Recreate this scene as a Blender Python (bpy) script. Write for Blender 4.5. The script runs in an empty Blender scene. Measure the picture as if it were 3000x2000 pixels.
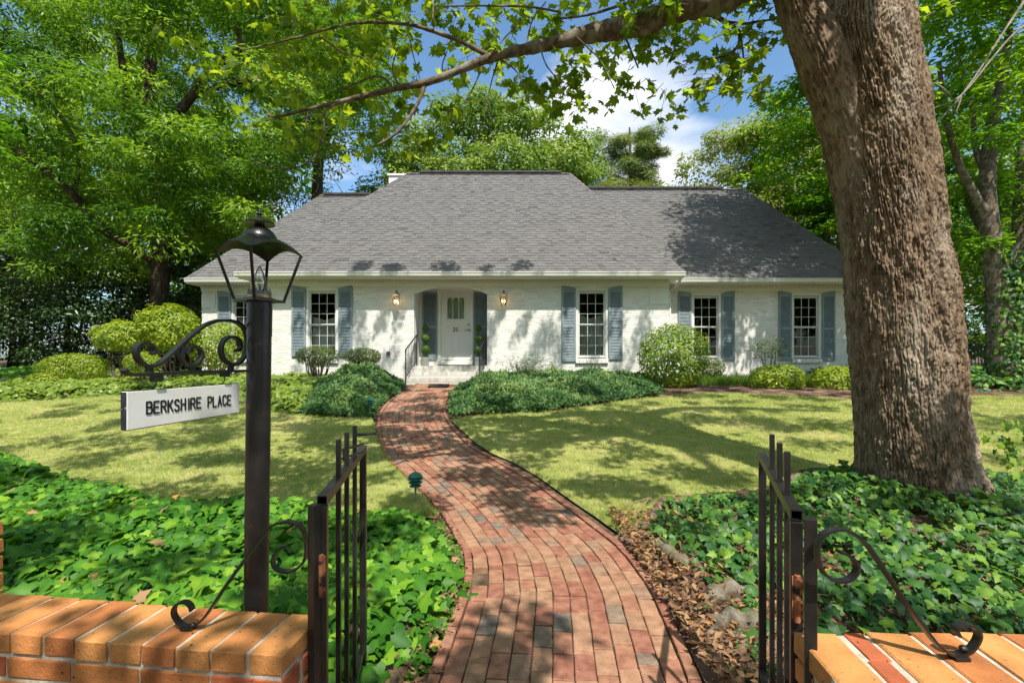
import bpy, math, random
import numpy as np
from mathutils import Vector, Matrix

SC = bpy.context.scene
COL = SC.collection
R = math.radians
random.seed(7)
rng = np.random.default_rng(11)

# ------------------------------------------------------------------ camera
F = 1430.0                      # focal length in photograph pixels (3000 wide)
EYE = 1.5
cam = bpy.data.cameras.new('camera')
cam.sensor_width = 36.0
cam.lens = 36.0 * F / 3000.0
cam.shift_y = 50.0 / 3000.0
cam.clip_start = 0.05
cam.clip_end = 1500
camo = bpy.data.objects.new('camera', cam)
COL.objects.link(camo)
camo.location = (0, 0, EYE)
camo.rotation_euler = (R(90), 0, 0)
SC.camera = camo

# ------------------------------------------------------------------ sky and sun
SUN_EL, SUN_AZ = R(58), R(164.0)          # azimuth clockwise from +Y
sd = Vector((math.sin(SUN_AZ) * math.cos(SUN_EL), math.cos(SUN_AZ) * math.cos(SUN_EL), math.sin(SUN_EL)))
world = bpy.data.worlds.new('World')
SC.world = world
world.use_nodes = True
nt = world.node_tree
nt.nodes.clear()
N = nt.nodes.new
out = N('ShaderNodeOutputWorld')
bg = N('ShaderNodeBackground')
bg.inputs['Strength'].default_value = 0.15
sky = N('ShaderNodeTexSky')
sky.sky_type = 'NISHITA'
sky.sun_disc = False
sky.sun_elevation = SUN_EL
sky.sun_rotation = SUN_AZ
sky.air_density = 1.0
sky.dust_density = 1.2
sky.ozone_density = 0.7
tc = N('ShaderNodeTexCoord')
sep = N('ShaderNodeSeparateXYZ')
nt.links.new(tc.outputs['Generated'], sep.inputs[0])
add = N('ShaderNodeMath'); add.operation = 'ADD'; add.inputs[1].default_value = 0.22
nt.links.new(sep.outputs['Z'], add.inputs[0])
dx = N('ShaderNodeMath'); dx.operation = 'DIVIDE'
dy = N('ShaderNodeMath'); dy.operation = 'DIVIDE'
nt.links.new(sep.outputs['X'], dx.inputs[0]); nt.links.new(add.outputs[0], dx.inputs[1])
nt.links.new(sep.outputs['Y'], dy.inputs[0]); nt.links.new(add.outputs[0], dy.inputs[1])
cmb = N('ShaderNodeCombineXYZ')
nt.links.new(dx.outputs[0], cmb.inputs[0]); nt.links.new(dy.outputs[0], cmb.inputs[1])
cmb.inputs[2].default_value = 17.4
cn = N('ShaderNodeTexNoise')
cn.inputs['Scale'].default_value = 1.55
cn.inputs['Detail'].default_value = 9
cn.inputs['Roughness'].default_value = 0.5
cn.inputs['Distortion'].default_value = 0.15
nt.links.new(cmb.outputs[0], cn.inputs['Vector'])
cr = N('ShaderNodeValToRGB')
cr.color_ramp.elements[0].position = 0.50
cr.color_ramp.elements[1].position = 0.63
nt.links.new(cn.outputs['Fac'], cr.inputs[0])
mx = N('ShaderNodeMix'); mx.data_type = 'RGBA'
nt.links.new(cr.outputs[0], mx.inputs[0])
hue = N('ShaderNodeMix'); hue.data_type = 'RGBA'; hue.blend_type = 'MULTIPLY'; hue.inputs[0].default_value = 1.0
hue.inputs[7].default_value = (.80, 1.0, 1.07, 1)
nt.links.new(sky.outputs[0], hue.inputs[6])
nt.links.new(hue.outputs[2], mx.inputs[6])
mx.inputs[7].default_value = (5.6, 5.7, 5.9, 1)
nt.links.new(mx.outputs[2], bg.inputs['Color'])
nt.links.new(bg.outputs[0], out.inputs['Surface'])

sun = bpy.data.lights.new('sun', 'SUN')
sun.energy = 5.0
sun.angle = R(0.53)
sun.color = (1.0, 0.95, 0.86)
suno = bpy.data.objects.new('sun', sun)
COL.objects.link(suno)
suno.rotation_euler = (-sd).to_track_quat('-Z', 'Y').to_euler()
suno.location = (4, -8, 20)

SC.view_settings.view_transform = 'Standard'
SC.view_settings.look = 'None'
SC.view_settings.exposure = 0.5
SC.view_settings.gamma = 1.0
SC.view_settings.use_curve_mapping = False
SC.cycles.use_denoising = True
SC.cycles.max_bounces = 6
SC.cycles.diffuse_bounces = 3
SC.cycles.glossy_bounces = 3
SC.cycles.transmission_bounces = 4
SC.cycles.transparent_max_bounces = 8
SC.cycles.use_adaptive_sampling = True
SC.cycles.adaptive_threshold = 0.02
SC.cycles.sample_clamp_indirect = 6


def P(px, py, Z):
    return Vector(((px - 1500.0) * Z / F, Z, EYE - (py - 1050.0) * Z / F))


# ------------------------------------------------------------------ terrain profile
_YS = [-10, 4.6, 5.2, 6, 7, 8.4, 10.3, 12, 13.6, 14.3, 20, 90]
_GS = [0, 0, .02, .09, .18, .32, .53, .69, .8, .85, 1.0, 1.0]
_yy = np.linspace(-10, 90, 2001)
_gg = np.interp(_yy, _YS, _GS)
_k = np.hanning(17); _k /= _k.sum()
_gg = np.convolve(np.pad(_gg, 8, 'edge'), _k, 'valid')


def g(y):
    return np.interp(y, _yy, _gg)


_Zs = np.arange(1.2, 60, .005)


def gr(px, py, lift=0.0):
    """ground point seen at a photograph pixel"""
    zz = EYE - (py - 1050.0) * _Zs / F
    i = int(np.argmax(zz <= g(_Zs) + lift))
    Z = float(_Zs[i])
    return ((px - 1500.0) * Z / F, Z)


# ------------------------------------------------------------------ materials
def new_mat(name):
    m = bpy.data.materials.new(name)
    m.use_nodes = True
    m.node_tree.nodes.clear()
    return m, m.node_tree, m.node_tree.nodes.new, m.node_tree.links.new


def pmat(name, c1, c2=None, scale=8.0, rough=0.6, bump=0.0, bscale=60.0, spec=0.4, metal=0.0, c3=None, s3=1.0,
         stretch=None, detail=6, lo=.35, hi=.65, f3=(.5, .62), emit=None, bdist=.01):
    m, t, n, l = new_mat(name)
    o = n('ShaderNodeOutputMaterial'); b = n('ShaderNodeBsdfPrincipled')
    b.inputs['Roughness'].default_value = rough
    b.inputs['Specular IOR Level'].default_value = spec
    b.inputs['Metallic'].default_value = metal
    l(b.outputs[0], o.inputs[0])
    geo = n('ShaderNodeNewGeometry')
    vec = geo.outputs['Position']
    if stretch:
        mp = n('ShaderNodeMapping'); mp.inputs['Scale'].default_value = stretch
        l(vec, mp.inputs[0]); vec = mp.outputs[0]
    c2 = c2 or c1
    no = n('ShaderNodeTexNoise'); no.inputs['Scale'].default_value = scale; no.inputs['Detail'].default_value = detail
    l(vec, no.inputs['Vector'])
    rp = n('ShaderNodeValToRGB')
    rp.color_ramp.elements[0].position = lo; rp.color_ramp.elements[0].color = (*c1, 1)
    rp.color_ramp.elements[1].position = hi; rp.color_ramp.elements[1].color = (*c2, 1)
    l(no.outputs['Fac'], rp.inputs[0])
    colr = rp.outputs[0]
    if c3:
        n3 = n('ShaderNodeTexNoise'); n3.inputs['Scale'].default_value = s3; n3.inputs['Detail'].default_value = 5
        l(vec, n3.inputs['Vector'])
        r3 = n('ShaderNodeValToRGB'); r3.color_ramp.elements[0].position = f3[0]; r3.color_ramp.elements[1].position = f3[1]
        l(n3.outputs['Fac'], r3.inputs[0])
        mm = n('ShaderNodeMix'); mm.data_type = 'RGBA'
        l(r3.outputs[0], mm.inputs[0]); l(colr, mm.inputs[6]); mm.inputs[7].default_value = (*c3, 1)
        colr = mm.outputs[2]
    l(colr, b.inputs['Base Color'])
    if bump:
        bn = n('ShaderNodeTexNoise'); bn.inputs['Scale'].default_value = bscale; bn.inputs['Detail'].default_value = 5
        l(vec, bn.inputs['Vector'])
        bp = n('ShaderNodeBump'); bp.inputs['Strength'].default_value = bump; bp.inputs['Distance'].default_value = bdist
        l(bn.outputs['Fac'], bp.inputs['Height']); l(bp.outputs[0], b.inputs['Normal'])
    if emit:
        b.inputs['Emission Color'].default_value = (*emit[:3], 1); b.inputs['Emission Strength'].default_value = emit[3]
    return m


def leaf_mat(name, cols, trans=0.35, rough=0.45, spec=0.35, tcol=None):
    """per-leaf tint attribute picks the leaf's own colour"""
    m, t, n, l = new_mat(name)
    o = n('ShaderNodeOutputMaterial'); b = n('ShaderNodeBsdfPrincipled'); tr = n('ShaderNodeBsdfTranslucent'); mxs = n('ShaderNodeMixShader')
    b.inputs['Roughness'].default_value = rough
    b.inputs['Specular IOR Level'].default_value = spec
    a = n('ShaderNodeAttribute'); a.attribute_name = 'tint'
    rp = n('ShaderNodeValToRGB')
    while len(rp.color_ramp.elements) < len(cols):
        rp.color_ramp.elements.new(0.5)
    for i, c in enumerate(cols):
        rp.color_ramp.elements[i].position = i / (len(cols) - 1); rp.color_ramp.elements[i].color = (*c, 1)
    l(a.outputs['Fac'], rp.inputs[0])
    l(rp.outputs[0], b.inputs['Base Color'])
    hs = n('ShaderNodeMix'); hs.data_type = 'RGBA'; hs.blend_type = 'MULTIPLY'; hs.inputs[0].default_value = 1.0
    l(rp.outputs[0], hs.inputs[6]); hs.inputs[7].default_value = (*(tcol or (1.9, 1.75, .7)), 1)
    l(hs.outputs[2], tr.inputs['Color'])
    mxs.inputs[0].default_value = trans
    l(b.outputs[0], mxs.inputs[1]); l(tr.outputs[0], mxs.inputs[2]); l(mxs.outputs[0], o.inputs[0])
    return m


def tint_mat(name, cols, rough=.8, scale=30, nmix=.25, bump=0.0, bscale=80, spec=.3, bdist=.01):
    m, t, n, l = new_mat(name)
    o = n('ShaderNodeOutputMaterial'); b = n('ShaderNodeBsdfPrincipled')
    b.inputs['Roughness'].default_value = rough; b.inputs['Specular IOR Level'].default_value = spec
    a = n('ShaderNodeAttribute'); a.attribute_name = 'tint'
    geo = n('ShaderNodeNewGeometry')
    no = n('ShaderNodeTexNoise'); no.inputs['Scale'].default_value = scale; no.inputs['Detail'].default_value = 5
    l(geo.outputs['Position'], no.inputs['Vector'])
    ma = n('ShaderNodeMath'); ma.operation = 'MULTIPLY_ADD'; ma.inputs[1].default_value = nmix * 2; ma.inputs[2].default_value = -nmix
    l(no.outputs['Fac'], ma.inputs[0])
    ad = n('ShaderNodeMath'); ad.operation = 'ADD'; l(a.outputs['Fac'], ad.inputs[0]); l(ma.outputs[0], ad.inputs[1])
    rp = n('ShaderNodeValToRGB')
    while len(rp.color_ramp.elements) < len(cols):
        rp.color_ramp.elements.new(0.5)
    for i, c in enumerate(cols):
        rp.color_ramp.elements[i].position = i / (len(cols) - 1); rp.color_ramp.elements[i].color = (*c, 1)
    l(ad.outputs[0], rp.inputs[0]); l(rp.outputs[0], b.inputs['Base Color'])
    if bump:
        bn = n('ShaderNodeTexNoise'); bn.inputs['Scale'].default_value = bscale; bn.inputs['Detail'].default_value = 4
        l(geo.outputs['Position'], bn.inputs['Vector'])
        bp = n('ShaderNodeBump'); bp.inputs['Strength'].default_value = bump; bp.inputs['Distance'].default_value = bdist
        l(bn.outputs['Fac'], bp.inputs['Height']); l(bp.outputs[0], b.inputs['Normal'])
    l(b.outputs[0], o.inputs[0])
    return m


def glass_mat(name, tint=(.9, .95, .93), mixmin=0.0):
    m, t, n, l = new_mat(name)
    o = n('ShaderNodeOutputMaterial'); tr = n('ShaderNodeBsdfTransparent'); gl = n('ShaderNodeBsdfGlossy'); mi = n('ShaderNodeMixShader'); fr = n('ShaderNodeFresnel')
    tr.inputs[0].default_value = (*tint, 1); gl.inputs['Roughness'].default_value = 0.015; fr.inputs[0].default_value = 1.5
    ma = n('ShaderNodeMath'); ma.operation = 'MULTIPLY_ADD'; ma.inputs[1].default_value = 1.0; ma.inputs[2].default_value = mixmin; ma.use_clamp = True
    l(fr.outputs[0], ma.inputs[0]); l(ma.outputs[0], mi.inputs[0]); l(tr.outputs[0], mi.inputs[1]); l(gl.outputs[0], mi.inputs[2]); l(mi.outputs[0], o.inputs[0])
    return m


M = {}
M['soil'] = pmat('soil', (.07, .047, .03), (.18, .125, .08), 9, .95, .8, 40, .1, bdist=.03)
M['mulch'] = pmat('mulch', (.055, .034, .022), (.17, .105, .07), 25, .95, .9, 60, .1, bdist=.03, c3=(.26, .17, .12), s3=3)
M['lawn'] = pmat('lawn', (.22, .26, .06), (.42, .43, .15), 6, .9, .9, 90, .1, c3=(.54, .46, .22), s3=1.6, f3=(.52, .72), bdist=.03)
M['paint_white'] = pmat('paint_white', (.70, .69, .64), (.80, .79, .74), 3, .55, .25, 45, .35, bdist=.004)
M['brick_white'] = tint_mat('painted_brick', [(.66, .64, .59), (.74, .725, .675), (.80, .785, .73)], .6, 4, .3, .5, 55, .3, bdist=.004)
M['step_brick'] = tint_mat('step_brick', [(.42, .40, .36), (.52, .50, .45), (.60, .58, .52)], .75, 9, .45, .6, 60, .2, bdist=.004)
M['trim'] = pmat('trim_white', (.74, .735, .68), (.80, .79, .74), 2, .4, 0, 1, .4)
M['soffit'] = pmat('soffit', (.70, .69, .62), (.75, .74, .67), 2, .55)
M['shutter'] = pmat('shutter_blue', (.20, .25, .275), (.24, .295, .32), 5, .45, .1, 30, .4, bdist=.003)
M['sash'] = pmat('sash_grey', (.55, .56, .54), (.62, .63, .6), 5, .4)
M['glass'] = glass_mat('pane_glass')
M['bulbglass'] = glass_mat('bulb_glass', (.97, .97, .97), .22)
M['curtain'] = pmat('curtain', (.55, .55, .56), (.70, .70, .70), 3, .9, .3, 8, .1, stretch=(12, 1, .6), bdist=.03)
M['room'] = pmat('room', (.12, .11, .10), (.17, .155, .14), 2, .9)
M['shingle'] = tint_mat('shingle', [(.08, .077, .076), (.165, .158, .154), (.215, .206, .197)], .9, 26, .22, .6, 160, .15, bdist=.004)
M['roofbase'] = pmat('roof_base', (.06, .06, .06), (.09, .088, .085), 9, .95)
M['flash'] = pmat('ridge_vent', (.05, .045, .045), (.09, .08, .075), 10, .8)
M['door'] = pmat('door_paint', (.72, .71, .66), (.76, .75, .70), 2, .4)
M['iron'] = pmat('black_iron', (.010, .009, .009), (.02, .018, .017), 14, .34, .35, 55, .55, c3=(.06, .03, .02), s3=30, f3=(.66, .74), bdist=.002)
M['ironchip'] = pmat('chipped_iron', (.010, .010, .010), (.022, .021, .02), 18, .4, .4, 60, .5, c3=(.38, .33, .28), s3=24, f3=(.69, .715), bdist=.002)
M['bronze'] = pmat('bronze', (.03, .022, .015), (.07, .05, .03), 20, .4, 0, 1, .5, .6)
M['brass'] = pmat('brass', (.35, .24, .09), (.5, .36, .15), 30, .35, 0, 1, .5, .9)
M['zinc'] = pmat('weathered_zinc', (.10, .11, .12), (.20, .21, .22), 40, .6, 0, 1, .4, .5)
M['copper'] = pmat('lantern_copper', (.50, .36, .27), (.66, .52, .44), 25, .4, 0, 1, .5, .35)
M['rust'] = pmat('rust', (.22, .07, .03), (.40, .16, .08), 60, .85, .5, 90, .2, c3=(.03, .02, .02), s3=40, bdist=.002)
M['signpaint'] = pmat('sign_paint', (.70, .69, .63), (.80, .79, .73), 7, .85, .3, 50, .08, c3=(.80, .79, .75), s3=4, bdist=.002)
M['signedge'] = pmat('sign_edge', (.012, .014, .02), (.03, .035, .045), 30, .5, .3, 60, .4, c3=(.6, .56, .5), s3=28, f3=(.6, .62), bdist=.002)
M['black'] = pmat('letter_black', (.010, .010, .010), (.03, .03, .03), 90, .35, .3, 140, .4, bdist=.001)
M['mortar'] = pmat('mortar', (.36, .32, .26), (.54, .50, .42), 30, .9, .7, 90, .15, bdist=.004)
M['steel'] = pmat('brushed_steel', (.25, .23, .2), (.35, .33, .3), 40, .3, 0, 1, .5, .9)
M['pot'] = pmat('stone_pot', (.56, .55, .50), (.70, .69, .64), 14, .8, .5, 40, .2, bdist=.006)
M['mat'] = pmat('door_mat', (.025, .022, .02), (.06, .055, .05), 60, .95, .8, 120, .1, bdist=.006)
M['lightgreen'] = pmat('verdigris', (.02, .13, .10), (.035, .19, .145), 20, .45, .2, 40, .45, bdist=.002)
M['stake'] = pmat('stake_grey', (.16, .20, .19), (.24, .28, .27), 30, .5)
M['bark'] = pmat('maple_bark', (.115, .076, .05), (.31, .225, .155), 26, .95, 1.0, 85, .12, c3=(.40, .33, .26), s3=3.5, f3=(.5, .72),
                 stretch=(1, 1, .28), bdist=.012)
M['barkthin'] = pmat('branch_bark', (.085, .062, .042), (.19, .15, .11), 22, .9, .9, 90, .12, c3=(.25, .23, .19), s3=6, bdist=.004)
M['barkdark'] = pmat('oak_bark', (.045, .032, .022), (.11, .08, .055), 5, .95, .9, 14, .1, stretch=(1, 1, .3), bdist=.05)
M['barkpale'] = pmat('pale_bark', (.20, .17, .14), (.36, .32, .27), 5, .9, .5, 14, .1, bdist=.03)
M['stone'] = pmat('mossy_stone', (.11, .09, .065), (.22, .19, .145), 18, .95, 1, 40, .15, c3=(.12, .14, .05), s3=7, bdist=.012)
M['litter'] = leaf_mat('leaf_litter', [(.10, .05, .028), (.23, .13, .07), (.34, .21, .12), (.42, .20, .05)], .1, .8, .1)
M['vine'] = pmat('ivy_stem', (.26, .17, .10), (.40, .29, .19), 30, .9)
PAVE = [(.27, .098, .064), (.32, .135, .082), (.37, .195, .115), (.33, .18, .105), (.28, .17, .11), (.20, .15, .112), (.15, .13, .112), (.32, .15, .092)]
PW = [.16, .15, .20, .19, .11, .05, .045, .095]
PM = [pmat('paver_%d' % i, tuple(x * .70 for x in c), tuple(min(1, x * .78 + y * .36) for x, y in zip(c, (.38, .235, .16))), 14, .85, .8, 130, .2,
           c3=tuple(x * .42 for x in c), s3=75, f3=(.64, .70), bdist=.006, lo=.3, hi=.7) for i, c in enumerate(PAVE)]
CAPC = [(.47, .19, .06), (.43, .155, .05), (.50, .22, .07), (.37, .10, .042), (.24, .14, .08), (.45, .175, .055)]
CM = [pmat('wall_brick_%d' % i, tuple(x * .70 for x in c), tuple(min(1, x * 1.22) for x in c), 8, .8, .45, 120, .25,
           c3=tuple(x * .28 for x in c), s3=85, f3=(.66, .70), bdist=.006) for i, c in enumerate(CAPC)]

G = {}
G['oak'] = leaf_mat('oak_leaf', [(.028, .085, .012), (.07, .175, .018), (.16, .295, .03), (.32, .44, .06)], .42, .42, .4)
G['tall'] = leaf_mat('tall_leaf', [(.08, .18, .018), (.18, .31, .03), (.34, .46, .055)], .42, .45, .3)
G['back'] = leaf_mat('back_leaf', [(.07, .15, .025), (.14, .24, .04), (.24, .34, .07), (.34, .40, .12)], .3, .5, .3)
G['olive'] = leaf_mat('olive_leaf', [(.10, .14, .035), (.15, .19, .045), (.20, .23, .06)], .3, .5, .3)
G['pale'] = leaf_mat('pale_leaf', [(.14, .19, .05), (.23, .28, .08), (.36, .38, .14)], .35, .5, .3)
G['pine'] = leaf_mat('pine_needle', [(.09, .15, .04), (.19, .26, .07), (.34, .33, .11)], .15, .6, .2)
G['rmaple'] = leaf_mat('right_leaf', [(.03, .11, .008), (.08, .21, .012), (.17, .33, .02), (.33, .48, .03)], .45, .42, .35)
G['maple'] = leaf_mat('maple_leaf', [(.06, .12, .014), (.11, .185, .02), (.19, .27, .03), (.31, .38, .042)], .6, .42, .35, (2.1, 2.0, .6))
G['holly'] = leaf_mat('holly_leaf', [(.012, .032, .008), (.028, .065, .014), (.06, .12, .028)], .15, .35, .5)
G['shrub'] = leaf_mat('shrub_leaf', [(.09, .16, .012), (.18, .27, .015), (.30, .38, .025), (.44, .48, .045)], .3, .4, .4)
G['camellia'] = leaf_mat('camellia_leaf', [(.05, .11, .008), (.10, .20, .012), (.22, .32, .018), (.40, .44, .03)], .25, .42, .35)
G['box'] = leaf_mat('boxwood_leaf', [(.05, .085, .018), (.085, .13, .025), (.13, .17, .035)], .2, .45, .35)
G['topi'] = leaf_mat('topiary_leaf', [(.03, .09, .008), (.07, .17, .014), (.14, .26, .022)], .15, .4, .35)
G['juniper'] = leaf_mat('juniper_needle', [(.020, .06, .018), (.05, .125, .035), (.12, .22, .065), (.25, .34, .11)], .12, .55, .3)
G['ivy'] = leaf_mat('ivy_leaf', [(.022, .095, .010), (.05, .17, .014), (.11, .27, .02), (.26, .42, .035)], .32, .5, .22, (1.6, 1.6, .5))
G['ivydark'] = leaf_mat('dark_ivy_leaf', [(.012, .055, .014), (.028, .10, .020), (.075, .18, .028), (.22, .35, .035)], .28, .45, .28)
G['bed'] = leaf_mat('bed_leaf', [(.10, .17, .02), (.17, .25, .03), (.24, .31, .035)], .3, .4, .4)
G['grass'] = leaf_mat('grass_blade', [(.17, .26, .045), (.41, .46, .13), (.68, .62, .30)], .3, .6, .2, (1.5, 1.4, .7))
G['liriope'] = leaf_mat('liriope', [(.05, .12, .015), (.10, .19, .025), (.16, .25, .035)], .3, .4, .4)


# ------------------------------------------------------------------ object helpers
def tag(o, label=None, cat=None, group=None, kind=None):
    if label: o['label'] = label
    if cat: o['category'] = cat
    if group: o['group'] = group
    if kind: o['kind'] = kind
    return o


def empty(name, loc=(0, 0, 0), label=None, cat=None, group=None, kind=None):
    o = bpy.data.objects.new(name, None)
    o.empty_display_size = .2
    COL.objects.link(o)
    o.location = loc
    return tag(o, label, cat, group, kind)


def link(name, me, parent=None):
    o = bpy.data.objects.new(name, me)
    COL.objects.link(o)
    if parent is not None:
        o.parent = parent
        o.matrix_parent_inverse = Matrix.Translation(-Vector(parent_world(parent)))
    return o


def parent_world(p):
    v = Vector((0, 0, 0))
    while p is not None:
        v += p.matrix_parent_inverse.translation + p.location
        p = p.parent
    return v


def mesh_np(name, V, Fc, mat, tint=None, smooth=False):
    """V (n,3), Fc (m,k)"""
    V = np.asarray(V, np.float32); Fc = np.asarray(Fc, np.int32)
    me = bpy.data.meshes.new(name)
    m, k = Fc.shape
    me.vertices.add(len(V)); me.vertices.foreach_set('co', V.ravel())
    me.loops.add(m * k); me.loops.foreach_set('vertex_index', Fc.ravel())
    me.polygons.add(m); me.polygons.foreach_set('loop_start', np.arange(0, m * k, k, dtype=np.int32))
    try:
        me.polygons.foreach_set('loop_total', np.full(m, k, np.int32))
    except Exception:
        pass
    if smooth: me.polygons.foreach_set('use_smooth', np.ones(m, bool))
    me.update(calc_edges=True)
    if tint is not None:
        a = me.attributes.new('tint', 'FLOAT', 'POINT'); a.data.foreach_set('value', np.asarray(tint, np.float32))
    me.materials.append(mat)
    return me


class MB:
    def __init__(self):
        self.v = []; self.f = []; self.t = []

    def add(self, vs, fs, tint=.5):
        b = len(self.v)
        self.v += [tuple(x) for x in vs]
        self.f += [tuple(b + i for i in q) for q in fs]
        self.t += [tint] * len(vs)
        return self

    def box(self, x0, x1, y0, y1, z0, z1, tint=.5):
        return self.add([(x0, y0, z0), (x1, y0, z0), (x1, y1, z0), (x0, y1, z0), (x0, y0, z1), (x1, y0, z1), (x1, y1, z1), (x0, y1, z1)],
                        [(0, 3, 2, 1), (4, 5, 6, 7), (0, 1, 5, 4), (1, 2, 6, 5), (2, 3, 7, 6), (3, 0, 4, 7)], tint)

    def obox(self, c, u, v, w, tint=.5):
        """box from centre and three half vectors"""
        c, u, v, w = Vector(c), Vector(u), Vector(v), Vector(w)
        vs = [c + a * u + b * v + d * w for d in (-1, 1) for a, b in ((-1, -1), (1, -1), (1, 1), (-1, 1))]
        return self.add(vs, [(0, 3, 2, 1), (4, 5, 6, 7), (0, 1, 5, 4), (1, 2, 6, 5), (2, 3, 7, 6), (3, 0, 4, 7)], tint)

    def bar(self, a, b, w, h=None, up=(0, 0, 1), tint=.5):
        a, b = Vector(a), Vector(b); d = (b - a)
        L = d.length; d.normalize(); upv = Vector(up)
        if abs(d.dot(upv)) > .95: upv = Vector((0, 1, 0))
        s = d.cross(upv).normalized(); n = s.cross(d)
        h = h or w
        return self.obox((a + b) / 2, d * L / 2, s * w / 2, n * h / 2, tint)

    def prism(self, poly, y0, y1, tint=.5):
        """polygon in x,z extruded in y"""
        n = len(poly)
        vs = [(x, y0, z) for x, z in poly] + [(x, y1, z) for x, z in poly]
        fs = [tuple(range(n)), tuple(range(2 * n - 1, n - 1, -1))] + [(i, i + n, (i + 1) % n + n, (i + 1) % n) for i in range(n)]
        return self.add(vs, fs, tint)

    def tube(self, pts, rad, n=8, cap=True, tint=.5):
        pts = [Vector(p) for p in pts]
        if not hasattr(rad, '__len__'): rad = [rad] * len(pts)
        b = len(self.v)
        prev = None
        for i, p in enumerate(pts):
            d = (pts[min(i + 1, len(pts) - 1)] - pts[max(i - 1, 0)]).normalized()
            if prev is None:
                ref = Vector((0, 0, 1)) if abs(d.z) < .9 else Vector((1, 0, 0))
                s = d.cross(ref).normalized()
            else:
                s = (prev - d * prev.dot(d)).normalized()
            prev = s
            q = d.cross(s)
            for j in range(n):
                a = 2 * math.pi * j / n
                self.v.append(tuple(p + (s * math.cos(a) + q * math.sin(a)) * rad[i])); self.t.append(tint)
        for i in range(len(pts) - 1):
            for j in range(n):
                self.f.append((b + i * n + j, b + i * n + (j + 1) % n, b + (i + 1) * n + (j + 1) % n, b + (i + 1) * n + j))
        if cap:
            self.f.append(tuple(b + j for j in range(n - 1, -1, -1)))
            self.f.append(tuple(b + (len(pts) - 1) * n + j for j in range(n)))
        return self

    def ribbon(self, pts, nrm, w, t):
        """flat bar swept along pts lying in a plane with normal nrm: w across the plane, t in it"""
        pts = [Vector(p) for p in pts]; nrm = Vector(nrm).normalized(); b = len(self.v)
        for i, p in enumerate(pts):
            d = (pts[min(i + 1, len(pts) - 1)] - pts[max(i - 1, 0)]).normalized()
            q = nrm.cross(d).normalized()
            for a, c in ((-1, -1), (1, -1), (1, 1), (-1, 1)):
                self.v.append(tuple(p + nrm * (a * w / 2) + q * (c * t / 2))); self.t.append(.5)
        for i in range(len(pts) - 1):
            for j in range(4):
                self.f.append((b + i * 4 + j, b + i * 4 + (j + 1) % 4, b + i * 4 + 4 + (j + 1) % 4, b + i * 4 + 4 + j))
        self.f.append((b + 3, b + 2, b + 1, b)); e = b + (len(pts) - 1) * 4
        self.f.append((e, e + 1, e + 2, e + 3))
        return self

    def lathe(self, prof, c=(0, 0, 0), n=20, sy=1.0):
        """prof: (radius, z)"""
        b = len(self.v)
        for r, z in prof:
            for j in range(n):
                a = 2 * math.pi * j / n
                self.v.append((c[0] + r * math.cos(a), c[1] + r * sy * math.sin(a), c[2] + z)); self.t.append(.5)
        for i in range(len(prof) - 1):
            for j in range(n):
                self.f.append((b + i * n + j, b + i * n + (j + 1) % n, b + (i + 1) * n + (j + 1) % n, b + (i + 1) * n + j))
        self.f.append(tuple(b + j for j in range(n - 1, -1, -1)))
        e = b + (len(prof) - 1) * n
        self.f.append(tuple(e + j for j in range(n)))
        return self

    def mesh(self, name, mat, smooth=False):
        me = bpy.data.meshes.new(name)
        me.from_pydata(self.v, [], self.f)
        if smooth: me.polygons.foreach_set('use_smooth', np.ones(len(me.polygons), bool))
        a = me.attributes.new('tint', 'FLOAT', 'POINT'); a.data.foreach_set('value', np.asarray(self.t, np.float32))
        me.materials.append(mat); me.update()
        return me

    def build(self, name, mat, parent=None, smooth=False, bevel=0, autosmooth=False):
        me = self.mesh(name, mat, smooth)
        o = link(name, me, parent)
        if bevel:
            md = o.modifiers.new('bevel', 'BEVEL'); md.width = bevel; md.segments = 2; md.limit_method = 'ANGLE'
        if autosmooth:
            try:
                me.set_sharp_from_angle(angle=R(35))
            except Exception:
                pass
        return o


def spline(pts, k=8):
    """Catmull-Rom through points (tuples of any length)"""
    a = np.array([tuple(p) for p in pts], float)
    a = np.vstack([2 * a[0] - a[1], a, 2 * a[-1] - a[-2]])
    outp = []
    for i in range(1, len(a) - 2):
        p0, p1, p2, p3 = a[i - 1], a[i], a[i + 1], a[i + 2]
        for t in np.arange(k) / k:
            outp.append(.5 * ((2 * p1) + (-p0 + p2) * t + (2 * p0 - 5 * p1 + 4 * p2 - p3) * t * t + (-p0 + 3 * p1 - 3 * p2 + p3) * t ** 3))
    outp.append(a[-2])
    return np.array(outp)


# ------------------------------------------------------------------ leaves
def _half(h, c):
    o = list(h) + [(-x, y) for x, y in reversed(h[1:-1])]
    V = [(0, c, .02)] + [(x, y, -.28 * abs(x) - (.16 * y if y > .6 else 0)) for x, y in o]
    n = len(o)
    return np.array(V), np.array([(0, 1 + i, 1 + (i + 1) % n) for i in range(n)])


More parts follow.
